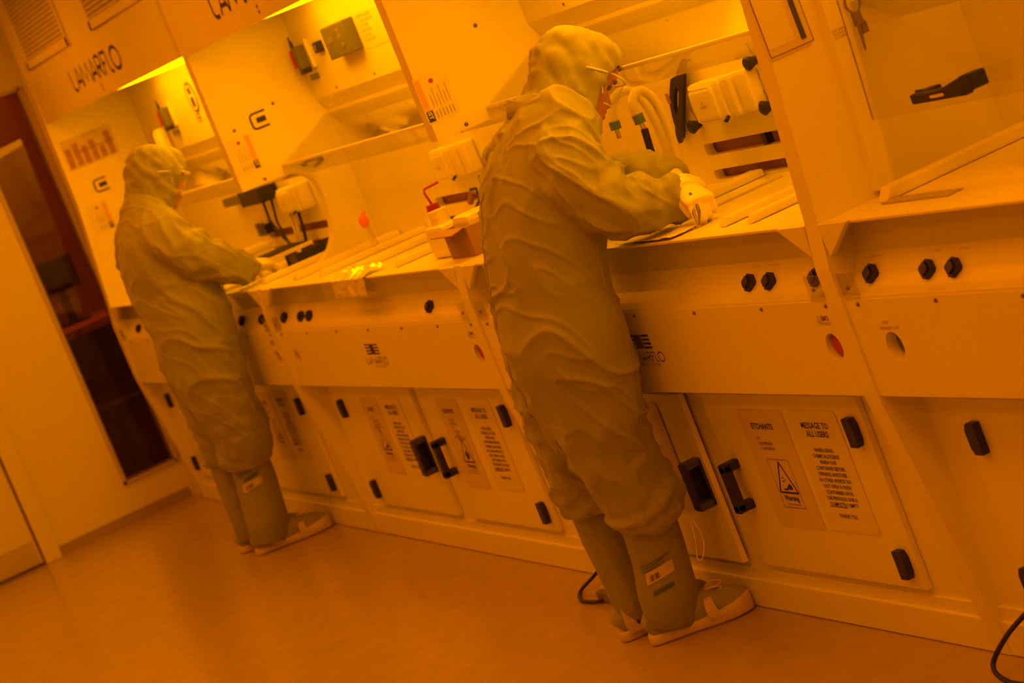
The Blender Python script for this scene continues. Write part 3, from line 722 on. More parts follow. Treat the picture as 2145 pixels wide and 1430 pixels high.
# regulator, gauge, meter and papers above
def regulator(label, x, y, z):
    t = thing('gas_regulator', label, 'regulator', (x, y, z))
    MB().tube([(x-0.055, y-0.030, z-0.050), (x-0.055, y-0.030, z+0.012), (x-0.055, y-0.030, z+0.026)], [0.021, 0.021, 0.012], 16).build('red_bowl', 'red', t)
    MB().tube([(x-0.055, y-0.030, z+0.026), (x-0.055, y-0.030, z+0.055)], [0.008, 0.006], 10).build('stem', 'black', t)
    MB().box(x-0.020, x+0.030, y-0.052, y-0.012, z-0.062, z+0.030).build('body', 'grey_box', t, bevel=0.005)
    MB().box(x-0.006, x+0.028, y-0.055, y-0.014, z-0.082, z-0.060).build('foot', 'black', t, bevel=0.004)
    MB().box(x-0.070, x+0.050, y-0.012, y-0.0005, z-0.07, z+0.045).build('bracket', 'bench_plastic', t)
    MB().tube([(x-0.055, y-0.03, z+0.05), (x-0.062, y-0.03, z+0.075)], 0.004, 8).build('pipe', 'black', t)
    MB().box(x+0.01, x+0.035, y-0.03, y-0.001, z-0.115, z-0.092).build('port', 'grey_box', t)
regulator('red and grey gas regulator on the middle bench\'s upper back panel', -8.74, YB-0.03, 1.872)
regulator('red and grey gas regulator above the farther person\'s hood', -10.95, YB-0.03, 1.862)
UB = YB-0.03
t = thing('black_switch', 'small black square switch between the regulator and the grey meter', 'switch', (-8.56, UB, 1.868))
MB().box(-8.59, -8.525, UB-0.022, UB, 1.846, 1.890).build('housing', 'black', t, bevel=0.005)
MB().box(-8.572, -8.545, UB-0.028, UB-0.022, 1.858, 1.878).build('rocker', 'grey_box', t, bevel=0.002)
t = thing('wall_meter', 'dark grey wall meter box with faint controls on the middle bench', 'meter', (-8.24, UB, 1.86))
MB().box(-8.365, -8.115, UB-0.050, UB, 1.800, 1.924).build('housing', 'grey_box', t, bevel=0.006)
MB().box(-8.335, -8.255, UB-0.0515, UB-0.0495, 1.862, 1.882).build('display', 'hole_grey', t)
text('lettering', 'HIGH\n- +\nLOW', (-8.185, UB-0.050, 1.895), FX, UZ, FN, 0.012, 'paper_tint', t)
MB().disc((-8.175, UB-0.0495, 1.836), (0, -1, 0), 0.010, 0.009, 0.004, 16).build('dial', 'hole_grey', t)
t = sheet('work_instruction', 'printed instruction sheet in a clear sleeve right of the grey meter', 'sheet', -8.095, -7.85, 1.79, 1.928, UB)
text('lettering', 'OPERATING GUIDE\n1. CHECK AIR FLOW\n2. SET TIMER\n3. RINSE TANK\n4. LOG USE\n5. SWITCH OFF', (-8.07, UB-0.0016, 1.905), FX, UZ, FN, 0.0165, 'ink_soft', t, align='LEFT', line=1.1)
t = thing('oval_sign', 'black ringed oval safety sign on the far bench near the divider', 'sign', (-10.5, UB, 1.88))
MB().prism([(0.074*math.cos(a), 0.074*math.sin(a)) for a in [k*math.pi/14 for k in range(28)]], (-10.5, UB, 1.883), FX, UZ, (0, -0.002, 0)).build('rim', 'ink', t)
MB().prism([(0.062*math.cos(a), 0.062*math.sin(a)) for a in [k*math.pi/14 for k in range(28)]], (-10.5, UB-0.002, 1.883), FX, UZ, (0, -0.0008, 0)).build('face', 'paper', t)
MB().prism([(-.022, -.045), (.022, -.045), (.026, -.005), (.010, .004), (-.010, .004), (-.026, -.005)], (-10.5, UB-0.0028, 1.883), FX, UZ, (0, -0.0008, 0)).build('figure', 'ink', t)
MB().box(-10.524, -10.476, UB-0.0036, UB-0.0028, 1.900, 1.930).build('visor', 'ink', t)
t = thing('square_sticker', 'small square grid sticker below the oval sign', 'sticker', (-10.52, UB, 1.786))
MB().box(-10.55, -10.49, UB-0.0015, UB, 1.766, 1.806).build('sticker', 'ink', t)
for a in (-10.543, -10.518):
    for b in (1.770, 1.788): MB().box(a, a+0.020, UB-0.0022, UB-0.0014, b, b+0.012).build('cell', 'paper', t)
t = thing('wash_bottle', 'white wash bottle with a black side strip hanging above the farther hood', 'bottle', (-11.1, UB, 1.70))
MB().tube([(-11.12, UB-0.045, 1.680), (-11.12, UB-0.045, 1.70), (-11.12, UB-0.045, 1.79), (-11.12, UB-0.045, 1.81)], [0.03, 0.038, 0.036, 0.016], 16).build('body', 'bottle_white', t, True)
MB().box(-11.175, -11.135, UB-0.075, UB-0.04, 1.715, 1.80).build('strip', 'black', t, bevel=0.01)
t = thing('junction_box', 'brown and black junction box on the far back panel beside the dispenser', 'junction box', (-10.1, YB-0.03, 1.38))
MB().box(-10.60, -10.22, YB-0.06, YB-0.001, 1.355, 1.395).build('trunking', 'hole_grey', t)
MB().box(-10.22, -9.90, YB-0.09, YB-0.001, 1.340, 1.410).build('box', 'black', t, bevel=0.004)
for k, P in enumerate(([(-10.05, YB-0.04, 1.34), (-10.03, YB-0.05, 1.25), (-9.93, YB-0.05, 1.16), (-9.80, YB-0.05, 1.10)], [(-9.92, YB-0.04, 1.34), (-9.90, YB-0.06, 1.24), (-9.86, YB-0.06, 1.15), (-9.80, YB-0.07, 1.09)])):
    MB().tube(P, 0.006, 8).build('cable', 'black', t)
for k, x in enumerate((-9.74, -9.69, -9.62)):
    o = MB().tube([(x, YB-0.04, 1.262), (x+0.015, YB-0.05, 1.19), (x+0.005, YB-0.06, 1.12), (x-0.02, YB-0.06, 1.081)], 0.008, 8).build('hanging_hose', ('hose', 'hose', 'black')[k])
    tag(o, ('left pale hose', 'middle pale hose', 'dark hose')[k]+' hanging under the farther dispenser box', 'hose', 'hoses under the farther dispenser')

# ------------------------------------------------------------------ things on the worktops
WZ = ZT+0.0005
def gooseneck(label, x, P, tip, black=False):
    t = thing('gooseneck_tap', label, 'tap', (x, P[0][0], WZ))
    P = [(x, a, b) for a, b in P]
    Q = []
    for i in range(len(P)-1):           # Catmull-Rom through the measured bends
        p0, p1, p2, p3 = [Vector(P[max(0, min(len(P)-1, i+j))]) for j in (-1, 0, 1, 2)]
        for k in range(5):
            u = k/5
            Q.append(0.5*((2*p1)+(p2-p0)*u+(2*p0-5*p1+4*p2-p3)*u*u+(3*p1-p0-3*p2+p3)*u**3))
    Q.append(Vector(P[-1]))
    MB().tube(Q, 0.0135, 14).build('spout', 'hose', t, True)
    a, b, c = Vector((x, *tip[0])), Vector((x, *tip[1])), Vector((x, *tip[2]))
    MB().tube([a+(a-b)*0.25, b], 0.016, 14).build('nut', 'green', t)
    MB().tube([b, c], 0.0065, 10).build('nozzle', 'steel', t)
    MB().tube([(x, P[0][1], WZ), (x, P[0][1], WZ+0.02)], 0.022, 14).build('base', 'hose', t)
    if black:
        MB().tube([Vector((x, *q)) for q in tip[2:]], 0.0105, 12).build('black_tube', 'black', t)
gooseneck('white gooseneck tap with a green nut and black tube', -5.80, [(0.306, WZ), (0.308, 1.129), (0.315, 1.204), (0.320, 1.286), (0.315, 1.356), (0.301, 1.395), (0.280, 1.414), (0.259, 1.408), (0.246, 1.386), (0.247, 1.356)],
          [(0.247, 1.352), (0.248, 1.331), (0.252, 1.313), (0.247, 1.258), (0.240, 1.170), (0.242, 1.10)], True)
gooseneck('white gooseneck tap with a green nut and bare steel nozzle', -5.90, [(0.338, WZ), (0.335, 1.126), (0.340, 1.203), (0.341, 1.288), (0.334, 1.360), (0.313, 1.406), (0.285, 1.424), (0.254, 1.419), (0.229, 1.392), (0.221, 1.356)],
          [(0.221, 1.352), (0.220, 1.334), (0.219, 1.308)])
# raised ribs of the deck modules
for x, m, w_ in ((-5.66, 'deck', 0.07), (-5.06, 'deck', 0.035), (-4.92, 'deck', 0.03)):
    tag(MB().prism_x([(0, 0)]*0 or [(YE+0.06, WZ), (YB-0.004, WZ), (YB-0.004, WZ+0.022), (YE+0.075, WZ+0.022)], x-w_/2, x+w_/2).build('deck_rib', m, C[3], bevel=0.006))
for x, w_ in ((-8.62, 0.06), (-8.30, 0.035), (-7.90, 0.06), (-7.45, 0.035)):
    MB().prism_x([(YE+0.06, WZ), (YB-0.004, WZ), (YB-0.004, WZ+0.024), (YE+0.075, WZ+0.024)], x-w_/2, x+w_/2).build('deck_rib', 'deck', B[3], bevel=0.006)
for x, w_ in ((-9.05, 0.05), (-9.42, 0.05), (-9.9, 0.05)):
    MB().prism_x([(YE+0.06, WZ), (YB-0.004, WZ), (YB-0.004, WZ+0.024), (YE+0.075, WZ+0.024)], x-w_/2, x+w_/2).build('deck_rib', 'deck', A[3], bevel=0.006)
MB().prism_x([(YE+0.10, WZ), (YB-0.004, WZ), (YB-0.004, WZ+0.03), (YE+0.12, WZ+0.03)], -4.40, -4.36).build('deck_rib', 'deck', D[3], bevel=0.006)
MB().box(-4.36, -4.10, 0.02, 0.06, WZ, WZ+0.003).build('deck_plate', 'groove', D[3])
# beaker and its tubing
def vessel(name, label, cat, x, y, prof, m='acrylic', z=WZ, n=24):
    mb = MB().tube([(x, y, z+h) for h, r in prof], [r for h, r in prof], n, False)
    return tag(mb.build(name, m, None, True), label, cat)
vessel('glass_beaker', 'clear glass beaker under the tweezers of the nearer person', 'beaker', -5.20, 0.015, [(0.001, 0.001), (0.001, 0.036), (0.005, 0.039), (0.048, 0.039), (0.053, 0.042), (0.051, 0.0385), (0.004, 0.0365), (0.004, 0.001)])
vessel('glass_dish', 'clear glass dish on the right of the nearer person\'s worktop', 'dish', -5.22, 0.30, [(0.001, 0.001), (0.001, 0.045), (0.03, 0.047), (0.03, 0.045), (0.003, 0.043), (0.003, 0.001)])
def crumple(name, label, cat, m, x0, x1, y0, y1, z0, drop=0.0, ye=None, nx=16, ny=14, amp=0.012, seed=0.0):
    """a crumpled sheet lying on the worktop; past the edge ye it hangs down the front"""
    v, f = [], []
    for j in range(ny+1):
        for i in range(nx+1):
            u, w = i/nx, j/ny
            x = x0+(x1-x0)*u; y = y0+(y1-y0)*w
            n = noise.noise(Vector((x*24+seed, y*20, seed)))+0.5*noise.noise(Vector((x*55, y*50+seed, seed)))
            h = z0+0.004+amp*(0.5+0.5*n)
            if ye is not None and y < ye:
                d = ye-y; v.append((x+0.1*(d)*n, ye-0.006-amp*(0.5+0.5*n)*0.8, z0+0.004-d))
            else: v.append((x, y, h))
    for j in range(ny):
        for i in range(nx):
            a = j*(nx+1)+i; f.append((a, a+1, a+nx+2, a+nx+1))
    o = MB().add(v, f).build(name, m)
    so = o.modifiers.new('s', 'SOLIDIFY'); so.thickness = 0.0012
    return tag(o, label, cat)
crumple('foil_sheet', 'crumpled bright foil sheet folded over the middle bench\'s front edge', 'foil', 'foil', -7.93, -7.60, YE-0.066, 0.012, ZT, ye=YE-0.002, nx=22, ny=16, amp=0.032, seed=3.0)
crumple('cleanroom_wipe', 'white cleanroom wipe under the nearer person\'s forearm', 'wipe', 'glove', -5.56, -5.24, YE+0.004, 0.03, ZT, amp=0.007, seed=9.0)
# middle bench: bottles and box
t = thing('reagent_bottle', 'white square reagent bottle with printed label on the middle bench', 'bottle', (-7.10, 0.09, WZ))
MB().box(-7.185, -7.015, 0.04, 0.135, WZ, WZ+0.105).build('body', 'bottle_white', t, bevel=0.014)
MB().tube([(-7.13, 0.09, WZ+0.10), (-7.13, 0.09, WZ+0.125)], [0.034, 0.030], 18).build('neck', 'bottle_white', t)
MB().tube([(-7.13, 0.09, WZ+0.122), (-7.13, 0.09, WZ+0.150)], [0.033, 0.031], 18).build('cap', 'bottle_white', t)
text('lettering', 'PROPANOL', (-7.0145, 0.088, WZ+0.078), FY, UZ, XN, 0.015, 'ink_soft', t, bold=0.0003)
text('lettering', '2.5 litre', (-7.0145, 0.088, WZ+0.062), FY, UZ, XN, 0.009, 'ink_soft', t)
def squeeze(label, x, y, h, cap, bend):
    t = thing('squeeze_bottle', label, 'bottle', (x, y, WZ))
    MB().tube([(x, y, WZ), (x, y, WZ+0.004), (x, y, WZ+h*0.75), (x, y, WZ+h*0.92), (x, y, WZ+h)], [0.038, 0.042, 0.042, 0.026, 0.018], 18).build('body', 'bottle_white', t, True)
    MB().tube([(x, y, WZ+h), (x, y, WZ+h+0.026)], [0.024, 0.022], 16).build('cap', cap, t)
    b = [(x, y, WZ+h+0.024), (x, y-0.01, WZ+h+0.07), (x, y-0.006, WZ+h+0.082)]
    MB().tube(b+[(x, y+bend, WZ+h+0.086)], 0.0045, 8).build('spout', cap, t)
squeeze('white squeeze bottle with red cap and bent red spout', -7.42, 0.19, 0.125, 'red', 0.05)
squeeze('white squeeze bottle with dark green cap beside the cardboard box', -7.08, 0.235, 0.085, 'dark_green', -0.03)
t = thing('black_bottle', 'black round bottle lying behind the coloured caps', 'bottle', (-7.27, 0.33, WZ))
MB().ball((-7.27, 0.33, WZ+0.062), 0.075, 0.06, 0.062, 18, 12).build('body', 'black', t, True)
MB().tube([(-7.27, 0.33, WZ+0.10), (-7.27, 0.345, WZ+0.15), (-7.27, 0.35, WZ+0.185)], [0.03, 0.022, 0.024], 14).build('neck', 'black', t)
MB().tube([(-7.36, 0.30, WZ+0.11), (-7.30, 0.30, WZ+0.15), (-7.22, 0.30, WZ+0.13)], 0.012, 10).build('handle', 'cardboard', t)
t = thing('cardboard_box', 'brown open box beside the hand opening behind the nearer person', 'box', (-6.86, 0.12, WZ))
bx = MB()
for a in ((-6.965, -6.955, 0.02, 0.22), (-6.765, -6.755, 0.02, 0.22), (-6.955, -6.765, 0.02, 0.03), (-6.955, -6.765, 0.21, 0.22)): bx.box(*a, WZ, WZ+0.095)
bx.box(-6.955, -6.765, 0.03, 0.21, WZ, WZ+0.008)
bx.build('carton', 'cardboard', t)
MB().add([(-6.955, 0.018, WZ+0.095), (-6.765, 0.018, WZ+0.095), (-6.765, -0.03, WZ+0.085), (-6.955, -0.03, WZ+0.085), (-6.955, 0.018, WZ+0.098), (-6.765, 0.018, WZ+0.098), (-6.765, -0.03, WZ+0.088), (-6.955, -0.03, WZ+0.088)], [(0, 1, 2, 3), (4, 7, 6, 5), (0, 4, 5, 1), (2, 6, 7, 3), (0, 3, 7, 4), (1, 5, 6, 2)]).build('flap', 'cardboard', t)
o = tag(MB().box(-6.945, -6.80, 0.05, 0.19, WZ+0.0085, WZ+0.125).build('white_tub', 'bottle_white', None, bevel=0.02), 'white tub standing in the brown box', 'tub')
o = vessel('conical_flask', 'clear conical flask with creased sides on the middle bench', 'flask', -8.10, 0.26, [(0.001, 0.001), (0.001, 0.075), (0.008, 0.08), (0.09, 0.026), (0.14, 0.02), (0.146, 0.024)], 'bag')
t = thing('measuring_cylinder', 'slim clear cylinder with an orange-red stopper on the middle bench', 'cylinder', (-8.37, 0.27, WZ))
MB().tube([(-8.37, 0.27, WZ), (-8.37, 0.27, WZ+0.006), (-8.37, 0.27, WZ+0.01), (-8.37, 0.265, WZ+0.10)], [0.03, 0.03, 0.012, 0.012], 16).build('tube', 'bag', t, True)
MB().ball((-8.37, 0.262, WZ+0.122), 0.022, 0.020, 0.026, 14, 10).build('stopper', 'redorange', t, True)
MB().tube([(-8.37, 0.266, WZ+0.14), (-8.36, 0.276, WZ+0.158)], [0.008, 0.003], 8).build('stopper_tip', 'redorange', t)
# far bench: black trays, pads and pale boxes
for k, (x, y, w_, lab) in enumerate(((-9.20, 0.215, 0.055, 'black square wafer carrier nearest the divider'), (-9.21, 0.295, 0.055, 'middle black square wafer carrier'), (-9.22, 0.375, 0.055, 'black square wafer carrier against the back panel'))):
    t = thing('wafer_carrier', lab+' on the far worktop', 'carrier', (x, y, WZ), 'black carriers on the far worktop')
    mb = MB()
    mb.box(x-0.08, x+0.08, y-w_/2, y+w_/2, WZ+0.0005, WZ+0.012)
    mb.build('base', 'black', t)
    for s_ in (-1, 1): MB().box(x+s_*0.072-0.006, x+s_*0.072+0.006, y-w_/2, y+w_/2, WZ+0.012, WZ+0.055).build('side', 'black', t)
    for q in range(5): MB().box(x-0.066, x+0.066, y-w_/2+0.006+q*w_/5.6, y-w_/2+0.010+q*w_/5.6, WZ+0.012, WZ+0.05).build('rib', 'black', t)
t = thing('hot_plate', 'dark flat hot plate in front of the farther person\'s hands', 'hot plate', (-9.72, 0.30, WZ))
MB().box(-9.86, -9.58, 0.16, 0.42, WZ+0.012, WZ+0.05).build('body', 'bottle_white', t, bevel=0.006)
MB().box(-9.84, -9.60, 0.18, 0.40, WZ+0.05, WZ+0.058).build('plate', 'other_dark', t, bevel=0.003)
for a in (-9.85, -9.61):
    for b in (0.17, 0.39): MB().box(a, a+0.02, b, b+0.02, WZ, WZ+0.013).build('foot', 'black', t)
t = thing('sample_box', 'pale lidded sample box behind the farther person\'s hand', 'box', (-10.2, 0.3, WZ))
MB().box(-10.28, -10.10, 0.24, 0.40, WZ, WZ+0.06).build('base', 'bottle_white', t, bevel=0.006)
MB().box(-10.285, -10.095, 0.235, 0.405, WZ+0.061, WZ+0.085).build('lid', 'bottle_white', t, bevel=0.005)
t = thing('wall_socket', 'black and grey socket strip on the far back panel', 'socket', (-10.3, YB, 1.21))
MB().box(-10.42, -10.38, YB-0.012, YB-0.0005, 1.18, 1.24).build('plate', 'hole_grey', t)
MB().box(-10.34, -10.31, YB-0.012, YB-0.0005, 1.18, 1.24).build('plate', 'hole_grey', t)
MB().box(-10.26, -10.18, YB-0.04, YB-0.0005, 1.19, 1.235).build('plug', 'black', t, bevel=0.006)

# ------------------------------------------------------------------ cables on the floor
def smooth_path(P, n=8):
    P = [Vector(p) for p in P]; Q = []
    for i in range(len(P)-1):
        p0, p1, p2, p3 = [P[max(0, min(len(P)-1, i+j))] for j in (-1, 0, 1, 2)]
        for k in range(n):
            u = k/n
            Q.append(0.5*((2*p1)+(p2-p0)*u+(2*p0-5*p1+4*p2-p3)*u*u+(3*p1-p0-3*p2+p3)*u**3))
    return Q+[P[-1]]
t = thing('foot_switch', 'small block with black cable on the floor behind the nearer person', 'foot switch', (-6.40, -0.10, 0))
MB().tube(smooth_path([(-6.62, -0.010, 0.085), (-6.63, -0.05, 0.045), (-6.66, -0.11, 0.008), (-6.56, -0.155, 0.0065), (-6.46, -0.145, 0.008), (-6.435, -0.125, 0.016)]), 0.006, 8).build('cable', 'black', t, True)
MB().box(-6.48, -6.36, -0.135, -0.055, 0.001, 0.035).build('block', 'hole_grey', t, bevel=0.005)
MB().box(-6.47, -6.40, -0.12, -0.06, 0.035, 0.047).build('pedal', 'sole_white', t, bevel=0.004)
o = MB().tube(smooth_path([(-4.36, -0.004, 0.120), (-4.39, -0.05, 0.085), (-4.42, -0.09, 0.030), (-4.36, -0.105, 0.0065), (-4.24, -0.10, 0.0062), (-4.05, -0.10, 0.0062), (-3.8, -0.13, 0.0062)]), 0.0062, 10).build('power_cable', 'black', None, True)
tag(o, 'black cable curving from the nearest bench onto the floor', 'cable')

# ------------------------------------------------------------------ people
def cat(P, step=0.011):
    """Catmull-Rom through tuples of floats (x,y,z,ra,rb), resampled at about `step` metres"""
    Q = []
    for i in range(len(P)-1):
        a = [P[max(0, min(len(P)-1, i+j))] for j in (-1, 0, 1, 2)]
        d = math.dist(a[1][:3], a[2][:3]); n = max(2, int(d/step))
        for k in range(n):
            u = k/n
            Q.append([0.5*((2*q1)+(q2-q0)*u+(2*q0-5*q1+4*q2-q3)*u*u+(3*q1-q0-3*q2+q3)*u**3) for q0, q1, q2, q3 in zip(*a)])
    Q.append(list(P[-1]))
    return Q
def loft(mb, P, ref=(1, 0, 0), n=56, fold=None, ex=2.0, step=0.011, fixed=None):
    Q = cat(P, step); base = len(mb.v); s = 0.0; ref = Vector(ref)
    for i, q in enumerate(Q):
        c = Vector(q[:3])
        if i: s += (c-Vector(Q[i-1][:3])).length
        t = Vector(fixed) if fixed else (Vector(Q[min(i+1, len(Q)-1)][:3])-Vector(Q[max(i-1, 0)][:3])).normalized()
        u = (ref-t*t.dot(ref)).normalized(); w = t.cross(u)
        for k in range(n):
            a = 2*math.pi*k/n
            ca, sa = math.cos(a), math.sin(a)
            m = (abs(ca)**ex+abs(sa)**ex)**(-1/ex)
            dr = fold(s, a) if fold else 0.0
            mb.v.append(c+u*(ca*(q[3]*m+dr))+w*(sa*(q[4]*m+dr)))
    for i in range(len(Q)-1):
        for k in range(n):
            a = base+i*n+k; b = base+i*n+(k+1) % n
            mb.f.append([a, b, b+n, a+n])
    mb.f.append([base+k for k in range(n-1, -1, -1)]); mb.f.append([base+(len(Q)-1)*n+k for k in range(n)])
    return mb
def ridge(v):
    return 1.0-abs(2.0*v)
def fold_fn(seed, amp, fs, fa, shear=0.0, ring=None):
    """cloth folds in limb coordinates: fs per metre along, fa around, shear tilts them; ring=(s0,width,amp,freq) bunches"""
    def f(s, a):
        ss = s+shear*math.sin(a+seed)
        n1 = ridge(noise.noise(Vector((math.cos(a)*fa+seed, math.sin(a)*fa, ss*fs))))
        n2 = noise.noise(Vector((math.cos(a)*fa*2.1, math.sin(a)*fa*2.1+seed, ss*fs*2.3)))
        d = amp*(max(0, n1)**2.5-0.25)+amp*0.45*n2
        if ring:
            for s0, w, am, fr in ring:
                g = math.exp(-((s-s0)/w)**2)
                d += am*g*math.sin((s+0.02*math.sin(2*a+seed)+0.012*math.sin(a*3+seed*2))*fr)
        return d
    return f
def unify(mb, name, voxel, smooth=2, sf=0.5):
    me = mb.mesh(name)
    b = bmesh.new(); b.from_mesh(me); bmesh.ops.recalc_face_normals(b, faces=b.faces); b.to_mesh(me); b.free()
    o = bpy.data.objects.new('tmp', me); COL.objects.link(o)
    r = o.modifiers.new('r', 'REMESH'); r.mode = 'VOXEL'; r.voxel_size = voxel
    if smooth:
        q = o.modifiers.new('s', 'SMOOTH'); q.iterations = smooth; q.factor = sf
    bpy.context.view_layer.update()
    nm = bpy.data.meshes.new_from_object(o.evaluated_get(bpy.context.evaluated_depsgraph_get()))
    bpy.data.objects.remove(o); nm.name = name
    return nm
def crease(me, seed, amp, freq, mask=None):
    """sharper diagonal creases pushed along the normals"""
    nr = [v.normal.copy() for v in me.vertices]
    for v, n in zip(me.vertices, nr):
        p = v.co
        q = Vector((p.x*0.55, (p.y*0.80+p.z*0.60), (p.y*0.60-p.z*0.80)*0.20))*freq
        w = noise.noise_vector(p*4.0+Vector((seed, 0, 0)))*0.55
        r = ridge(noise.noise(q+w+Vector((seed, seed, 0))))
        r2 = ridge(noise.noise(q*2.2+w+Vector((0, seed, 3))))
        d = amp*(max(0, r)**5)+0.5*amp*(max(0, r2)**5)-amp*0.35
        v.co = p+n*d
    me.update()
class Frame:
    def __init__(s, o, pitch, roll=0.0):
        c, k = math.cos(pitch), math.sin(pitch)
        s.o = Vector(o); s.x = Vector((1, 0, 0)); s.f = Vector((0, c, -k)); s.u = Vector((0, k, c))
    def __call__(s, x, f, u): return s.o+s.x*x+s.f*f+s.u*u
HOOD = [(0.143, -0.02, .03, .03), (0.134, -0.022, .070, .058), (0.112, -0.025, .098, .080), (0.078, -0.028, .113, .092), (0.03, -0.030, .116, .097), (-0.03, -0.028, .108, .093),
        (-0.08, -0.034, .101, .088), (-0.12, -0.044, .098, .088), (-0.155, -0.052, .095, .090)]
FACE = [(-.119, .045, .022), (-.112, .064, .034), (-.102, .074, .043), (-.092, .0775, .050), (-.080, .076, .055), (-.074, .080, .057), (-.068, .0855, .058), (-.062, .0835, .059), (-.058, .079, .060), (-.054, .084, .061), (-.047, .090, .062), (-.040, .085, .063),
        (-.032, .081, .064), (-.02, .080, .066), (-.005, .078, .067), (.008, .0745, .068), (.018, .0745, .069), (.028, .082, .070), (.038, .089, .071), (.055, .091, .071), (.08, .087, .068), (.105, .074, .058), (.125, .05, .040), (.135, .02, .018)]
def head_verts(mb, H):
    n = 48; base = len(mb.v)
    for u, ff, hw in FACE:
        back = -0.085 if u > -0.05 else -0.06-0.02*(u+0.119)/0.07
        for k in range(n):
            a = 2*math.pi*k/n
            x = hw*math.sin(a); cf = math.cos(a)
            if cf >= 0:
                f = ff*(cf**0.75)
                # nose: ridge on the mid-line, eye hollows beside it
                if -0.034 < u < 0.024:
                    t = (0.024-u)/0.050
                    h = 0.029*min(1.0, t*0.98) if u > -0.026 else 0.029*max(0, (u+0.036)/0.010)
                    f += h*math.exp(-(x/(0.0085+0.006*min(1, t)))**2)
                if -0.004 < u < 0.030: f -= 0.007*math.exp(-((abs(x)-0.032)/0.013)**2)
            else: f = back*abs(cf)**0.8
            mb.v.append(H(x, f, u))
    for i in range(len(FACE)-1):
        for k in range(n):
            a = base+i*n+k; b = base+i*n+(k+1) % n
            mb.f.append([a, b, b+n, a+n])
    mb.f.append([base+k for k in range(n-1, -1, -1)]); mb.f.append([base+(len(FACE)-1)*n+k for k in range(n)])
def shrink(P, d):
    return [(p[0], p[1], p[2], max(0.025, p[3]-d), max(0.025, p[4]-d)) for p in P]
def glove(parent, wrist, a, b, n, curls, thumb, name='glove'):
    """hand in world axes: a along the hand, b to the thumb side, n out of the palm"""
    W, a, b, n = Vector(wrist), Vector(a).normalized(), Vector(b).normalized(), Vector(n).normalized()
    mb = MB()
    sec = []
    for t, hw, ht in ((-0.02, .026, .022), (0.0, .029, .021), (.03, .036, .019), (.06, .040, .017), (.085, .040, .014), (.095, .034, .010)):
        p = W+a*t; sec.append((p.x, p.y, p.z, hw, ht))
    loft(mb, sec, ref=b, n=24, step=0.008)
    L = ((.042, .026, .021), (.047, .030, .023), (.044, .028, .022), (.034, .021, .019))
    for i in range(4):
        p = W+a*(0.086-0.004*abs(i-1))+b*(0.029-0.0195*i)
        ang = 0.0; pts = [p-a*0.02, p]
        for j in range(3):
            ang += curls[i][j]
            pts.append(pts[-1]+(a*math.cos(ang)+n*math.sin(ang))*L[i][j])
        mb.tube(pts, [.0095, .0095, .0090, .0085, .0070], 12)
        mb.ball(pts[-1], .0072, .0072, .0072, 10, 6)
    q = W+a*0.018+b*0.026; pts = [q-a*0.01-b*0.01, q]
    d = a
    for l, da, db, dn in thumb:
        pts.append(pts[-1]+(a*da+b*db+n*dn).normalized()*l)
    mb.tube(pts, [.013, .0125, .0110, .0100, .0082][:len(pts)], 12); mb.ball(pts[-1], .0085, .0085, .0085, 10, 6)
    # gauntlet under the sleeve
    mb.tube([W-a*0.055, W-a*0.02, W+a*0.005], [.034, .032, .029], 16)
    return link(name, unify(mb, name, 0.0036, 1), 'glove', parent, True)
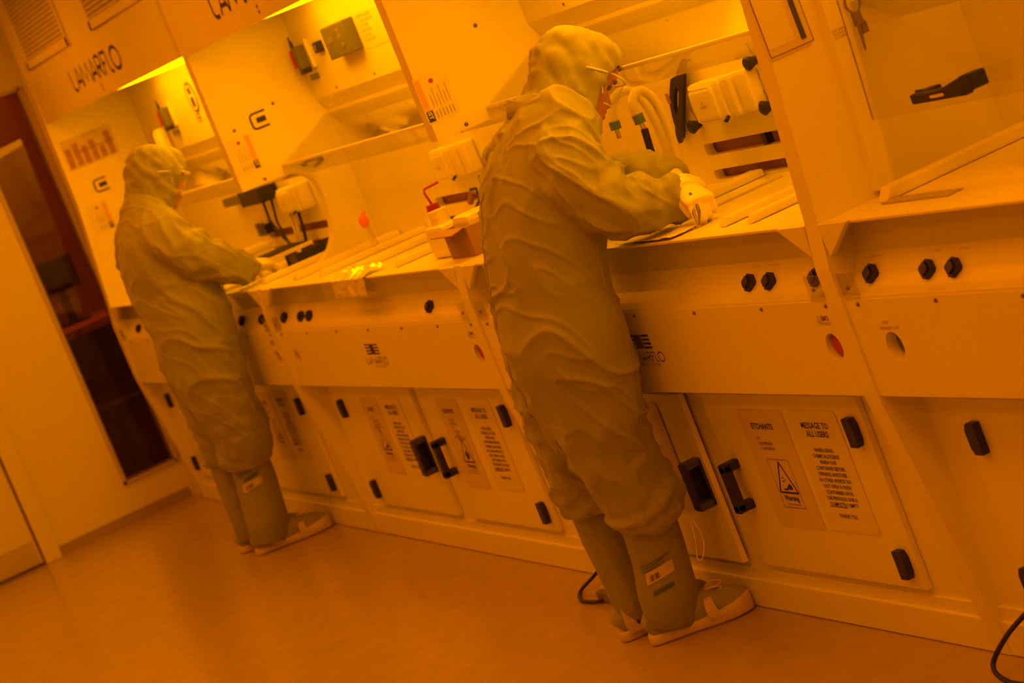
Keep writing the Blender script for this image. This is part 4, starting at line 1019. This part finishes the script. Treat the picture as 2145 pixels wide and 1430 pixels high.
def shoe(parent, heel, toe, w=0.047, straps=(0.50,), cloth='boot_cloth'):
    h, t = Vector((*heel, 0)), Vector((*toe, 0)); L = (t-h).length; a = (t-h)/L; b = Vector((a.y, -a.x, 0))
    prof = [(0.0, .40), (.02, .62), (.07, .76), (.18, .80), (.35, .76), (.5, .82), (.65, .97), (.78, 1.0), (.88, .90), (.95, .66), (.985, .40), (1.0, .15)]
    # pale wrapped sole: three stacked outlines
    sm = MB(); layers = ((0.002, .93, 0.0), (0.008, 1.0, 0.0), (0.022, 1.0, 0.0), (0.031, .93, 0.004))
    ring = []
    for z, k, e in layers:
        pts = [h+a*(q*L)+b*(w*r*k)+Vector((0, 0, z+(0.042*max(0, q-0.62)**1.2*2.2 if z > 0.01 else 0.008*max(0, q-0.7)**1.2*2.2))) for q, r in prof]+[h+a*(q*L)-b*(w*r*k)+Vector((0, 0, z+(0.042*max(0, q-0.62)**1.2*2.2 if z > 0.01 else 0.008*max(0, q-0.7)**1.2*2.2))) for q, r in prof[::-1]]
        ring.append(pts)
    n = len(ring[0])
    f = []
    for i in range(len(ring)-1):
        f += [(i*n+k, i*n+(k+1) % n, (i+1)*n+(k+1) % n, (i+1)*n+k) for k in range(n)]
    f += [list(range(n-1, -1, -1)), [(len(ring)-1)*n+k for k in range(n)]]
    sm.add([p for r_ in ring for p in r_], f)
    so = sm.build('sole', 'sole_white', parent, True)
    # cloth upper
    um = MB(); sec = []
    for q, hw, ht in ((.03, .55, .055), (.10, .72, .085), (.25, .78, .105), (.42, .78, .105), (.55, .80, .088), (.70, .82, .080), (.82, .80, .070), (.92, .60, .058), (.97, .34, .044)):
        p = h+a*(q*L); sec.append((p.x, p.y, 0.014+ht*0.42, w*hw, ht*0.58))
    loft(um, sec, ref=b, n=28, step=0.008, fold=fold_fn(4.1+heel[0], 0.004, 26, 1.6))
    link('shoe_upper', unify(um, 'shoe_upper', 0.005, 1), cloth, parent, True)
    for q in straps:
        st = MB(); c = h+a*(q*L)
        hh = 0.117 if q < .45 else (0.112-0.16*(q-0.45))
        for sgn in (1, -1):
            pts = [c+b*(sgn*w*1.0)+a*0.012+Vector((0, 0, .024)), c+b*(sgn*w*.99)+Vector((0, 0, .048)), c+b*(sgn*w*.74)+Vector((0, 0, hh*.90)), c+Vector((0, 0, hh+0.012))]
            for i in range(3):
                p, r_ = pts[i], pts[i+1]; wd = (.022, .016, .012, .010)
                st.add([p-a*wd[i]+b*sgn*0.003, p+a*wd[i]+b*sgn*0.003, r_+a*wd[i+1]+b*sgn*0.003, r_-a*wd[i+1]+b*sgn*0.003, p-a*wd[i], p+a*wd[i], r_+a*wd[i+1], r_-a*wd[i+1]], [(0, 1, 2, 3), (4, 7, 6, 5), (0, 4, 5, 1), (1, 5, 6, 2), (2, 6, 7, 3), (3, 7, 4, 0)])
        st.build('strap', 'sole_white', parent)
    kn = h+a*(.63*L)+Vector((0, 0, .096))
    for k, (dx, dz) in enumerate(((0.05, .012), (0.045, -.004))):
        MB().tube(smooth_path([kn, kn+a*0.02+Vector((0, 0, dz+.008))+b*0.008, kn+a*dx+Vector((0, 0, dz))+b*0.012, kn+a*(dx*0.6)+Vector((0, 0, dz-.010))+b*0.014, kn+b*0.004], 5), 0.0028, 6).build('lace', 'sole_white', parent)
def on_leg(P, z, phi, out):
    """point on the boot skin (sections P) at height z, plan angle phi"""
    Q = sorted(P, key=lambda q: q[2])
    for q0, q1 in zip(Q, Q[1:]):
        if q0[2] <= z <= q1[2]:
            k = (z-q0[2])/(q1[2]-q0[2]); q = [p+(r-p)*k for p, r in zip(q0, q1)]
            return Vector((q[0]+(q[3]+out)*math.cos(phi), q[1]+(q[4]+out)*math.sin(phi), z))
    return Vector(Q[0][:3])
def leg_patch(P, z0, z1, p0, p1, out, slope=0.0, n=8):
    v = []
    for j in (0, 1):
        for i in range(n+1):
            ph = p0+(p1-p0)*i/n
            v.append(on_leg(P, (z0, z1)[j]+slope*i/n, ph, out))
    return MB().add(v, [(i, i+1, n+2+i, n+1+i) for i in range(n)])
def person(label, S):
    base = Vector(S['base'])
    H = Frame(S['head'], S['pitch'])
    # ---- the body itself: one continuous figure inside the clothes
    bd = MB()
    loft(bd, shrink(S['torso'], 0.045), n=32, step=0.03)
    for k in ('legR', 'legL'): loft(bd, shrink(S[k]+S[k.replace('leg', 'boot')][1:], 0.045), n=24, step=0.03)
    for k in ('armR', 'armL'): loft(bd, shrink(S[k], 0.035), n=20, step=0.03)
    nk = S['torso'][-1]; hb = H(0, -0.02, -0.03)
    loft(bd, [(nk[0], nk[1], nk[2]-0.10, .06, .06), (nk[0], (nk[1]+hb.y)/2, (nk[2]-0.04+hb.z)/2, .055, .058), (hb.x, hb.y, hb.z, .055, .06)], n=24)
    head_verts(bd, H)
    me = unify(bd, 'person', 0.0048, 1)
    me.transform(Matrix.Translation(-base))
    P = link('person', me, 'skin', None, True); P.location = base
    tag(P, label, 'person')
    # ---- coverall
    sm = MB(); sd = S['seed']
    loft(sm, S['torso'], n=96, ex=2.35, fold=fold_fn(sd, 0.007, 5.0, 1.3, 0.14))
    for k, s0 in (('legR', 0.0), ('legL', 5.0)):
        T = S[k]; ln = sum(math.dist(p[:3], q[:3]) for p, q in zip(T, T[1:]))
        loft(sm, T, n=64, fold=fold_fn(sd+s0, 0.009, 6.0, 1.7, 0.06, [(ln-0.07, 0.055, 0.0075, 95.0), (ln*0.5, 0.07, 0.004, 70.0)]))
    for k, s0 in (('armR', 2.0), ('armL', 7.0)):
        T = S[k]; ln = sum(math.dist(p[:3], q[:3]) for p, q in zip(T, T[1:]))
        loft(sm, T, ref=(1, 0, 0.3), n=60, fold=fold_fn(sd+s0, 0.012, 11.0, 1.2, 0.05, [(ln*0.52, 0.08, 0.008, 58.0), (ln-0.06, 0.05, 0.008, 75.0)]))
    me = unify(sm, 'coverall', S.get('voxel', 0.0062), 3)
    crease(me, sd, 0.0120, 8.0)
    sv = link('coverall', me, 'suit', P, True)
    # sewn seams laid on the cloth, slightly puckered
    bvh = BVHTree.FromPolygons([v.co for v in me.vertices], [p.vertices[:] for p in me.polygons])
    for ax, phi0, phi1, za, zb in S['seams']:
        Q = sorted(S[ax], key=lambda q: q[2]); pts = []
        n = int((zb-za)/0.008)
        for i in range(n+1):
            z = za+(zb-za)*i/n; ph = math.radians(phi0+(phi1-phi0)*i/n)
            c = None
            for q0, q1 in zip(Q, Q[1:]):
                if q0[2] <= z <= q1[2]:
                    k = (z-q0[2])/(q1[2]-q0[2]); c = Vector((q0[0]+(q1[0]-q0[0])*k, q0[1]+(q1[1]-q0[1])*k, z))
            if c is None: continue
            d = Vector((math.cos(ph), math.sin(ph), 0))
            hit = bvh.ray_cast(c+d*0.8, -d)
            if hit[0]:
                sd_ = Vector((-d.y, d.x, 0))
                pts.append(hit[0]+d*(0.0008+0.0016*noise.noise(Vector((z*160, sd, 0))))+sd_*0.003*noise.noise(Vector((z*90, sd, 7))))
        if len(pts) > 3: MB().tube(pts, [0.0026+0.0012*noise.noise(Vector((p.z*200, 1, sd))) for p in pts], 6).build('seam', 'suit', P, True)
    # ---- collar
    cm = MB(); c = S['collar']
    pts = []
    for k in range(49):
        a = 2*math.pi*k/48
        pts.append(Vector((c[0]+c[3]*math.cos(a), c[1]+c[4]*math.sin(a), c[2]-c[5]*math.sin(a)+0.006*math.sin(3*a+sd))))
    v = []
    for p in pts[:-1]:
        o_ = (p-Vector(c[:3])); o_.z = 0; o_.normalize()
        v += [p-o_*0.002+Vector((0, 0, -.03))+o_*0.016, p+Vector((0, 0, .022))-o_*0.004, p+Vector((0, 0, .020))-o_*0.010, p+Vector((0, 0, -.03))-o_*0.004]
    f = []
    for k in range(48):
        q = (k+1) % 48
        for j in range(4): f.append((k*4+j, q*4+j, q*4+(j+1) % 4, k*4+(j+1) % 4))
    MB().add(v, f).build('collar', 'suit', P, True)
    # ---- hood
    hm = MB(); n = 72; rows = cat([(0, f_, u_, hf, hx) for u_, f_, hf, hx in HOOD], 0.008); b0 = len(hm.v)
    for i, (z_, f_, u_, hf, hx) in enumerate(rows):
        for k in range(n):
            a = 2*math.pi*k/n; ca, sa = math.cos(a), math.sin(a)
            dv = Vector((sa, ca, u_*6))
            w = ridge(noise.noise(Vector((sa*1.6+sd, ca*1.6+u_*9, u_*17+ca*1.5))))
            w2 = ridge(noise.noise(Vector((sa*2.6+sd*2, ca*2.6+u_*20, u_*9-ca*2.0))))
            dr = 0.013*max(0, w)**2.2+0.009*max(0, w2)**3-0.006+0.003*noise.noise(Vector((sa*3+sd, ca*3, u_*34)))
            m = (abs(ca)**2.2+abs(sa)**2.2)**(-1/2.2)
            pt = H(sa*(hx*m+dr), f_+ca*(hf*m+dr), u_)
            hm.v.append(pt)
    for i in range(len(rows)-1):
        for k in range(n):
            a = b0+i*n+k; b = b0+i*n+(k+1) % n
            hm.f.append([a, b, b+n, a+n])
    hm.f.append([b0+k for k in range(n-1, -1, -1)])
    me = hm.mesh('hood')
    b = bmesh.new(); b.from_mesh(me); bmesh.ops.recalc_face_normals(b, faces=b.faces)
    def fe(u):
        T = [(-0.20, .040), (-0.118, .038), (-0.06, .030), (-0.03, .028), (0.02, .036), (0.05, .056), (0.078, .086)]
        for (u0, f0), (u1, f1) in zip(T, T[1:]):
            if u0 <= u <= u1: return f0+(f1-f0)*(u-u0)/(u1-u0)
        return 9.0
    rm_ = []
    for v_ in b.verts:
        d = v_.co-H.o; f_, u_ = d.dot(H.f), d.dot(H.u)
        if u_ > -0.128 and f_ > fe(u_)+S.get('cut', 0.0): rm_.append(v_)
    bmesh.ops.delete(b, geom=rm_, context='VERTS')
    bmesh.ops.smooth_vert(b, verts=[v_ for v_ in b.verts if not v_.is_boundary], factor=0.4, use_axis_x=True, use_axis_y=True, use_axis_z=True)
    b.to_mesh(me); b.free()
    ho = link('hood', me, 'suit', P, True)
    q = ho.modifiers.new('s', 'SOLIDIFY'); q.thickness = 0.003; q.offset = 1
    # ---- eyes, brows, lips
    for s_ in (-1, 1):
        MB().ball(H(s_*0.032, 0.0655, 0.014), 0.013, 0.010, 0.006, 12, 8).build('eye', 'eye_dark', P, True)
        MB().tube([H(s_*0.016, 0.086, 0.034), H(s_*0.034, 0.083, 0.038), H(s_*0.050, 0.066, 0.033)], [.002, .003, .0015], 8).build('eyebrow', 'eye_dark', P)
    MB().tube([H(-0.023, 0.070, -0.059), H(-0.012, 0.0825, -0.058), H(0, 0.0855, -0.0575), H(0.012, 0.0825, -0.058), H(0.023, 0.070, -0.059)], [.001, .0045, .006, .0045, .001], 8).build('lips', 'lip', P, True)
    # ---- safety glasses, rims painted pale as highlights on clear plastic
    if S.get('glasses'):
        gm = MB(); v = []; nn = 20
        for j, (u_, k) in enumerate(((0.042, 1.0), (0.020, 1.02), (-0.004, 1.0), (-0.020, .92), (-0.026, .86))):
            for i in range(nn+1):
                th = math.radians(-82+164*i/nn)
                v.append(H(0.082*math.sin(th), 0.026+0.088*k*math.cos(th)*(1.0-0.04*j), u_-0.010*abs(math.sin(th))*(j > 2)))
        gl = MB().add(v, [(j*(nn+1)+i, j*(nn+1)+i+1, (j+1)*(nn+1)+i+1, (j+1)*(nn+1)+i) for j in range(4) for i in range(nn)]).build('lens', 'bag', P, True)
        MB().tube([H(0.083*math.sin(math.radians(t_)), 0.026+0.090*math.cos(math.radians(t_)), 0.043) for t_ in range(-84, 85, 12)], 0.0026, 8).build('top_bar', 'hose', gl)
        MB().tube([H(0.079*math.sin(math.radians(t_)), 0.026+0.066*math.cos(math.radians(t_))*1.02, -0.027-0.010*abs(math.sin(math.radians(t_)))) for t_ in range(-82, 83, 12)], 0.0018, 8).build('lower_rim', 'hose', gl)
        for s_ in (-1, 1):
            MB().tube([H(s_*0.083, 0.036, 0.041), H(s_*0.100, 0.01, 0.036), H(s_*0.112, -0.04, 0.028)], [.0030, .0028, .0026], 8).build('temple', 'hose', gl)
            MB().tube([H(s_*0.086, 0.030, 0.038), H(s_*0.092, 0.022, 0.004), H(s_*0.084, 0.034, -0.016)], 0.0020, 8).build('side_shield', 'hose', gl)
    # ---- overboots and shoes
    for k in ('R', 'L'):
        T = S['boot'+k]
        bm_ = MB(); loft(bm_, T, n=52, fold=fold_fn(sd+3, 0.004, 7.0, 1.3, 0.05))
        bo = link('overboot', unify(bm_, 'overboot', 0.006, 2), 'boot_cloth', P, True)
        shoe(bo, S['heel'+k], S['toe'+k], straps=S.get('straps'+k, (0.5,)))
        if k == 'R':
            T = [(p[0], p[1], p[2], p[3], p[4]) for p in T]
            ph = S['print_phi']; zz = S['print_z']
            if S['print_order']:
                za, zb, zc = zz, zz-0.034, zz+0.052
            else: za, zb, zc = zz-0.024, zz+0.020, zz+0.055
            leg_patch(T, za, za+0.034, ph-0.62, ph+0.42, 0.0045, 0.016).build('barcode_label', 'sole_white', bo)
            bc = MB(); rnd = random.Random(3); p_ = ph-0.45
            while p_ < ph+0.26:
                w_ = rnd.choice((.012, .02, .035)); q = leg_patch(T, za+0.006, za+0.023, p_, p_+w_, 0.0055, 0.0, 1)
                dz = 0.016*(p_-(ph-0.62))/1.04
                for v_ in q.v: v_.z += dz
                bc.add(q.v, q.f); p_ += w_+rnd.choice((.014, .022, .04))
            bc.build('barcode', 'ink', bo)
            leg_patch(T, zb, zb+0.013, ph-0.44, ph+0.30, 0.0045, 0.011).build('size_tab', 'suit_dark', bo)
            for i in range(3):
                leg_patch(T, zc-i*0.0085, zc-i*0.0085+0.0028, ph-0.80+0.05*i, ph+(0.40 if i == 0 else 0.16), 0.0045, 0.017).build('print_line', 'suit_dark', bo)
    # ---- gloves
    for g in S['gloves']: glove(P, **g)
    # children are modelled in world coordinates
    return P
NEAR = dict(seams=(('torso', -118, -112, 0.66, 1.34), ('torso', 28, 20, 0.66, 1.12), ('legR', 18, 26, 0.40, 0.66), ('legR', -100, -112, 0.45, 0.66)), base=(-5.87, -0.20, 0), seed=1.7, voxel=0.0056, pitch=math.radians(40), head=(-5.655, 0.052, 1.495), glasses=True,
    torso=[(-5.715, -0.245, 0.62, 0.161, 0.114), (-5.695, -0.248, 0.7, 0.181, 0.129), (-5.67, -0.252, 0.8, 0.191, 0.146), (-5.645, -0.258, 0.92, 0.199, 0.154), (-5.635, -0.242, 1.05, 0.194, 0.15), (-5.625, -0.215, 1.18, 0.201, 0.146), (-5.62, -0.172, 1.3, 0.206, 0.136), (-5.615, -0.122, 1.385, 0.186, 0.116), (-5.66, -0.082, 1.44, 0.135, 0.098), (-5.66, -0.045, 1.485, 0.085, 0.08)],
    legR=[(-5.635, -0.25, 0.88, 0.118, 0.141), (-5.645, -0.25, 0.72, 0.116, 0.134), (-5.67, -0.235, 0.58, 0.106, 0.12), (-5.69, -0.212, 0.48, 0.1, 0.112), (-5.7, -0.198, 0.43, 0.108, 0.116), (-5.71, -0.192, 0.385, 0.108, 0.112), (-5.715, -0.19, 0.352, 0.096, 0.096), (-5.718, -0.19, 0.338, 0.068, 0.07)],
    legL=[(-5.76, -0.252, 0.88, 0.118, 0.136), (-5.82, -0.254, 0.72, 0.112, 0.126), (-5.87, -0.25, 0.58, 0.102, 0.112), (-5.905, -0.242, 0.49, 0.098, 0.104), (-5.915, -0.232, 0.44, 0.103, 0.104), (-5.92, -0.224, 0.41, 0.096, 0.096), (-5.92, -0.222, 0.395, 0.068, 0.07)],
    bootR=[(-5.738, -0.196, 0.41, 0.072, 0.072), (-5.75, -0.188, 0.31, 0.074, 0.077), (-5.765, -0.189, 0.22, 0.073, 0.079), (-5.78, -0.196, 0.13, 0.071, 0.084), (-5.79, -0.2, 0.07, 0.06, 0.082), (-5.795, -0.208, 0.035, 0.048, 0.069)],
    bootL=[(-5.95, -.228, .44, .074, .078), (-5.958, -.222, .32, .075, .082), (-5.968, -.210, .20, .072, .082), (-5.975, -.205, .10, .066, .080), (-5.98, -.21, .05, .052, .07)],
    heelR=(-5.838, -.275), toeR=(-5.700, -.006), strapsR=(0.63,), heelL=(-5.995, -.295), toeL=(-5.945, -.012), strapsL=(0.12, 0.5),
    armR=[(-5.535, -.12, 1.385, .085, .085), (-5.475, -.145, 1.35, .098, .10), (-5.43, -.145, 1.275, .095, .10), (-5.395, -.105, 1.208, .080, .084), (-5.385, -.045, 1.178, .074, .076), (-5.37, .005, 1.165, .068, .068), (-5.352, .040, 1.162, .062, .062), (-5.338, .062, 1.161, .052, .052), (-5.332, .070, 1.161, .035, .035)],
    armL=[(-5.755, -.11, 1.385, .085, .085), (-5.84, -.12, 1.35, .098, .10), (-5.88, -.05, 1.29, .088, .09), (-5.84, .04, 1.245, .080, .082), (-5.74, .10, 1.215, .072, .074), (-5.63, .14, 1.195, .066, .066), (-5.575, .155, 1.18, .058, .058), (-5.555, .160, 1.175, .036, .036)],
    collar=(-5.645, -.070, 1.458, .102, .088, 0.055), print_phi=math.radians(-24), print_z=0.185, print_order=True,
    gloves=[dict(wrist=(-5.330, .078, 1.163), a=(.80, -.18, -.22), b=(-.22, -.95, .05), n=(-.20, .02, -1), curls=[(.85, .95, .25), (1.05, 1.25, .7), (1.15, 1.3, .8), (1.2, 1.3, .8)], thumb=[(.032, .7, .25, .5), (.028, .55, -.25, .85)]),
            dict(wrist=(-5.548, .161, 1.172), a=(.85, -.12, -.45), b=(.1, .6, .3), n=(-.2, 0, -1), curls=[(.4, .5, .3), (.5, .6, .3), (.55, .6, .4), (.6, .6, .4)], thumb=[(.034, .7, .6, .4), (.028, .8, .2, .5)])])
FAR = dict(seams=(('torso', -112, -108, 0.66, 1.40), ('torso', 24, 18, 0.66, 1.14), ('legR', 16, 22, 0.43, 0.66)), base=(-9.62, -0.25, 0), seed=6.3, voxel=0.0072, cut=0.030, pitch=math.radians(27), head=(-9.40, -0.138, 1.605), glasses=True,
    torso=[(-9.45, -0.253, 0.62, 0.161, 0.116), (-9.43, -0.258, 0.7, 0.181, 0.131), (-9.4, -0.266, 0.8, 0.194, 0.151), (-9.38, -0.268, 0.93, 0.199, 0.158), (-9.365, -0.256, 1.08, 0.199, 0.166), (-9.39, -0.272, 1.2, 0.204, 0.166), (-9.39, -0.282, 1.32, 0.211, 0.154), (-9.39, -0.278, 1.42, 0.201, 0.131), (-9.39, -0.255, 1.495, 0.141, 0.104), (-9.41, -0.225, 1.55, 0.085, 0.085)],
    legR=[(-9.32, -0.27, 0.88, 0.117, 0.141), (-9.34, -0.26, 0.72, 0.115, 0.134), (-9.37, -0.24, 0.58, 0.107, 0.12), (-9.4, -0.232, 0.5, 0.103, 0.111), (-9.46, -0.237, 0.455, 0.112, 0.116), (-9.468, -0.236, 0.415, 0.11, 0.113), (-9.472, -0.235, 0.39, 0.098, 0.1), (-9.474, -0.235, 0.375, 0.07, 0.074)],
    legL=[(-9.49, -0.27, 0.88, 0.117, 0.141), (-9.54, -0.27, 0.72, 0.113, 0.128), (-9.59, -0.262, 0.58, 0.103, 0.114), (-9.625, -0.258, 0.5, 0.1, 0.106), (-9.685, -0.268, 0.455, 0.107, 0.11), (-9.692, -0.266, 0.425, 0.098, 0.1), (-9.694, -0.265, 0.41, 0.07, 0.074)],
    bootR=[(-9.474, -.235, .44, .076, .080), (-9.485, -.236, .33, .078, .086), (-9.50, -.243, .22, .077, .089), (-9.512, -.251, .14, .074, .092), (-9.52, -.257, .08, .062, .088), (-9.525, -.262, .04, .05, .075)],
    bootL=[(-9.694, -.265, .46, .076, .080), (-9.70, -.264, .33, .077, .085), (-9.715, -.266, .20, .075, .086), (-9.725, -.268, .10, .068, .082), (-9.73, -.272, .05, .052, .072)],
    heelR=(-9.575, -.335), toeR=(-9.448, -.014), strapsR=(0.28, 0.66), heelL=(-9.775, -.35), toeL=(-9.715, -.06), strapsL=(0.5,),
    armR=[(-9.30, -.255, 1.455, .085, .085), (-9.235, -.265, 1.415, .097, .099), (-9.19, -.225, 1.335, .094, .096), (-9.17, -.15, 1.26, .088, .090), (-9.19, -.07, 1.20, .078, .080), (-9.225, -.015, 1.165, .068, .068), (-9.25, .018, 1.150, .056, .056), (-9.262, .032, 1.145, .036, .036)],
    armL=[(-9.52, -.255, 1.455, .085, .085), (-9.59, -.265, 1.415, .098, .10), (-9.65, -.19, 1.33, .094, .096), (-9.66, -.09, 1.25, .088, .09), (-9.58, .0, 1.195, .074, .075), (-9.50, .07, 1.165, .056, .056), (-9.475, .09, 1.155, .038, .038)],
    collar=(-9.405, -.232, 1.512, .100, .088, 0.042), print_phi=math.radians(-20), print_z=0.31, print_order=False,
    gloves=[dict(wrist=(-9.265, .036, 1.145), a=(-.25, .85, -.22), b=(-.85, -.2, -.1), n=(0, -.2, -1), curls=[(.45, .5, .3), (.5, .5, .3), (.5, .6, .3), (.6, .6, .4)], thumb=[(.034, .7, .5, .4), (.028, .8, .1, .5)]),
            dict(wrist=(-9.47, .094, 1.154), a=(.45, .8, -.3), b=(.8, -.4, 0), n=(0, -.2, -1), curls=[(.4, .5, .3), (.5, .5, .3), (.5, .6, .3), (.6, .6, .4)], thumb=[(.034, .7, .5, .4), (.028, .8, .1, .5)])])
P1 = person('person in a green hooded cleanroom suit and clear glasses, bending over the nearer bench', NEAR)
P2 = person('person in a green hooded cleanroom suit standing at the far bench, seen from behind', FAR)
# drawstring loop of the nearer overboot
MB().tube(smooth_path([(-5.66, -0.118, 0.345), (-5.655, -0.112, 0.30), (-5.652, -0.122, 0.25), (-5.652, -0.133, 0.212), (-5.650, -0.122, 0.205), (-5.648, -0.104, 0.235), (-5.650, -0.098, 0.275), (-5.655, -0.106, 0.315), (-5.66, -0.116, 0.345)], 6), 0.0016, 6).build('drawstring', 'string', P1)
# tweezers held over the beaker
t = thing('tweezers', 'steel tweezers held in the nearer person\'s gloved fingers', 'tweezers', (-5.215, 0.02, 1.085))
for s_ in (-1, 1):
    MB().tube([(-5.268, 0.050, 1.165), (-5.258+s_*0.002, 0.047+s_*0.003, 1.145), (-5.235+s_*0.004, 0.032+s_*0.006, 1.120), (-5.212, 0.014+s_*0.002, 1.090)], [.003, .004, .004, .002], 8).build('arm', 'ring_metal', t)
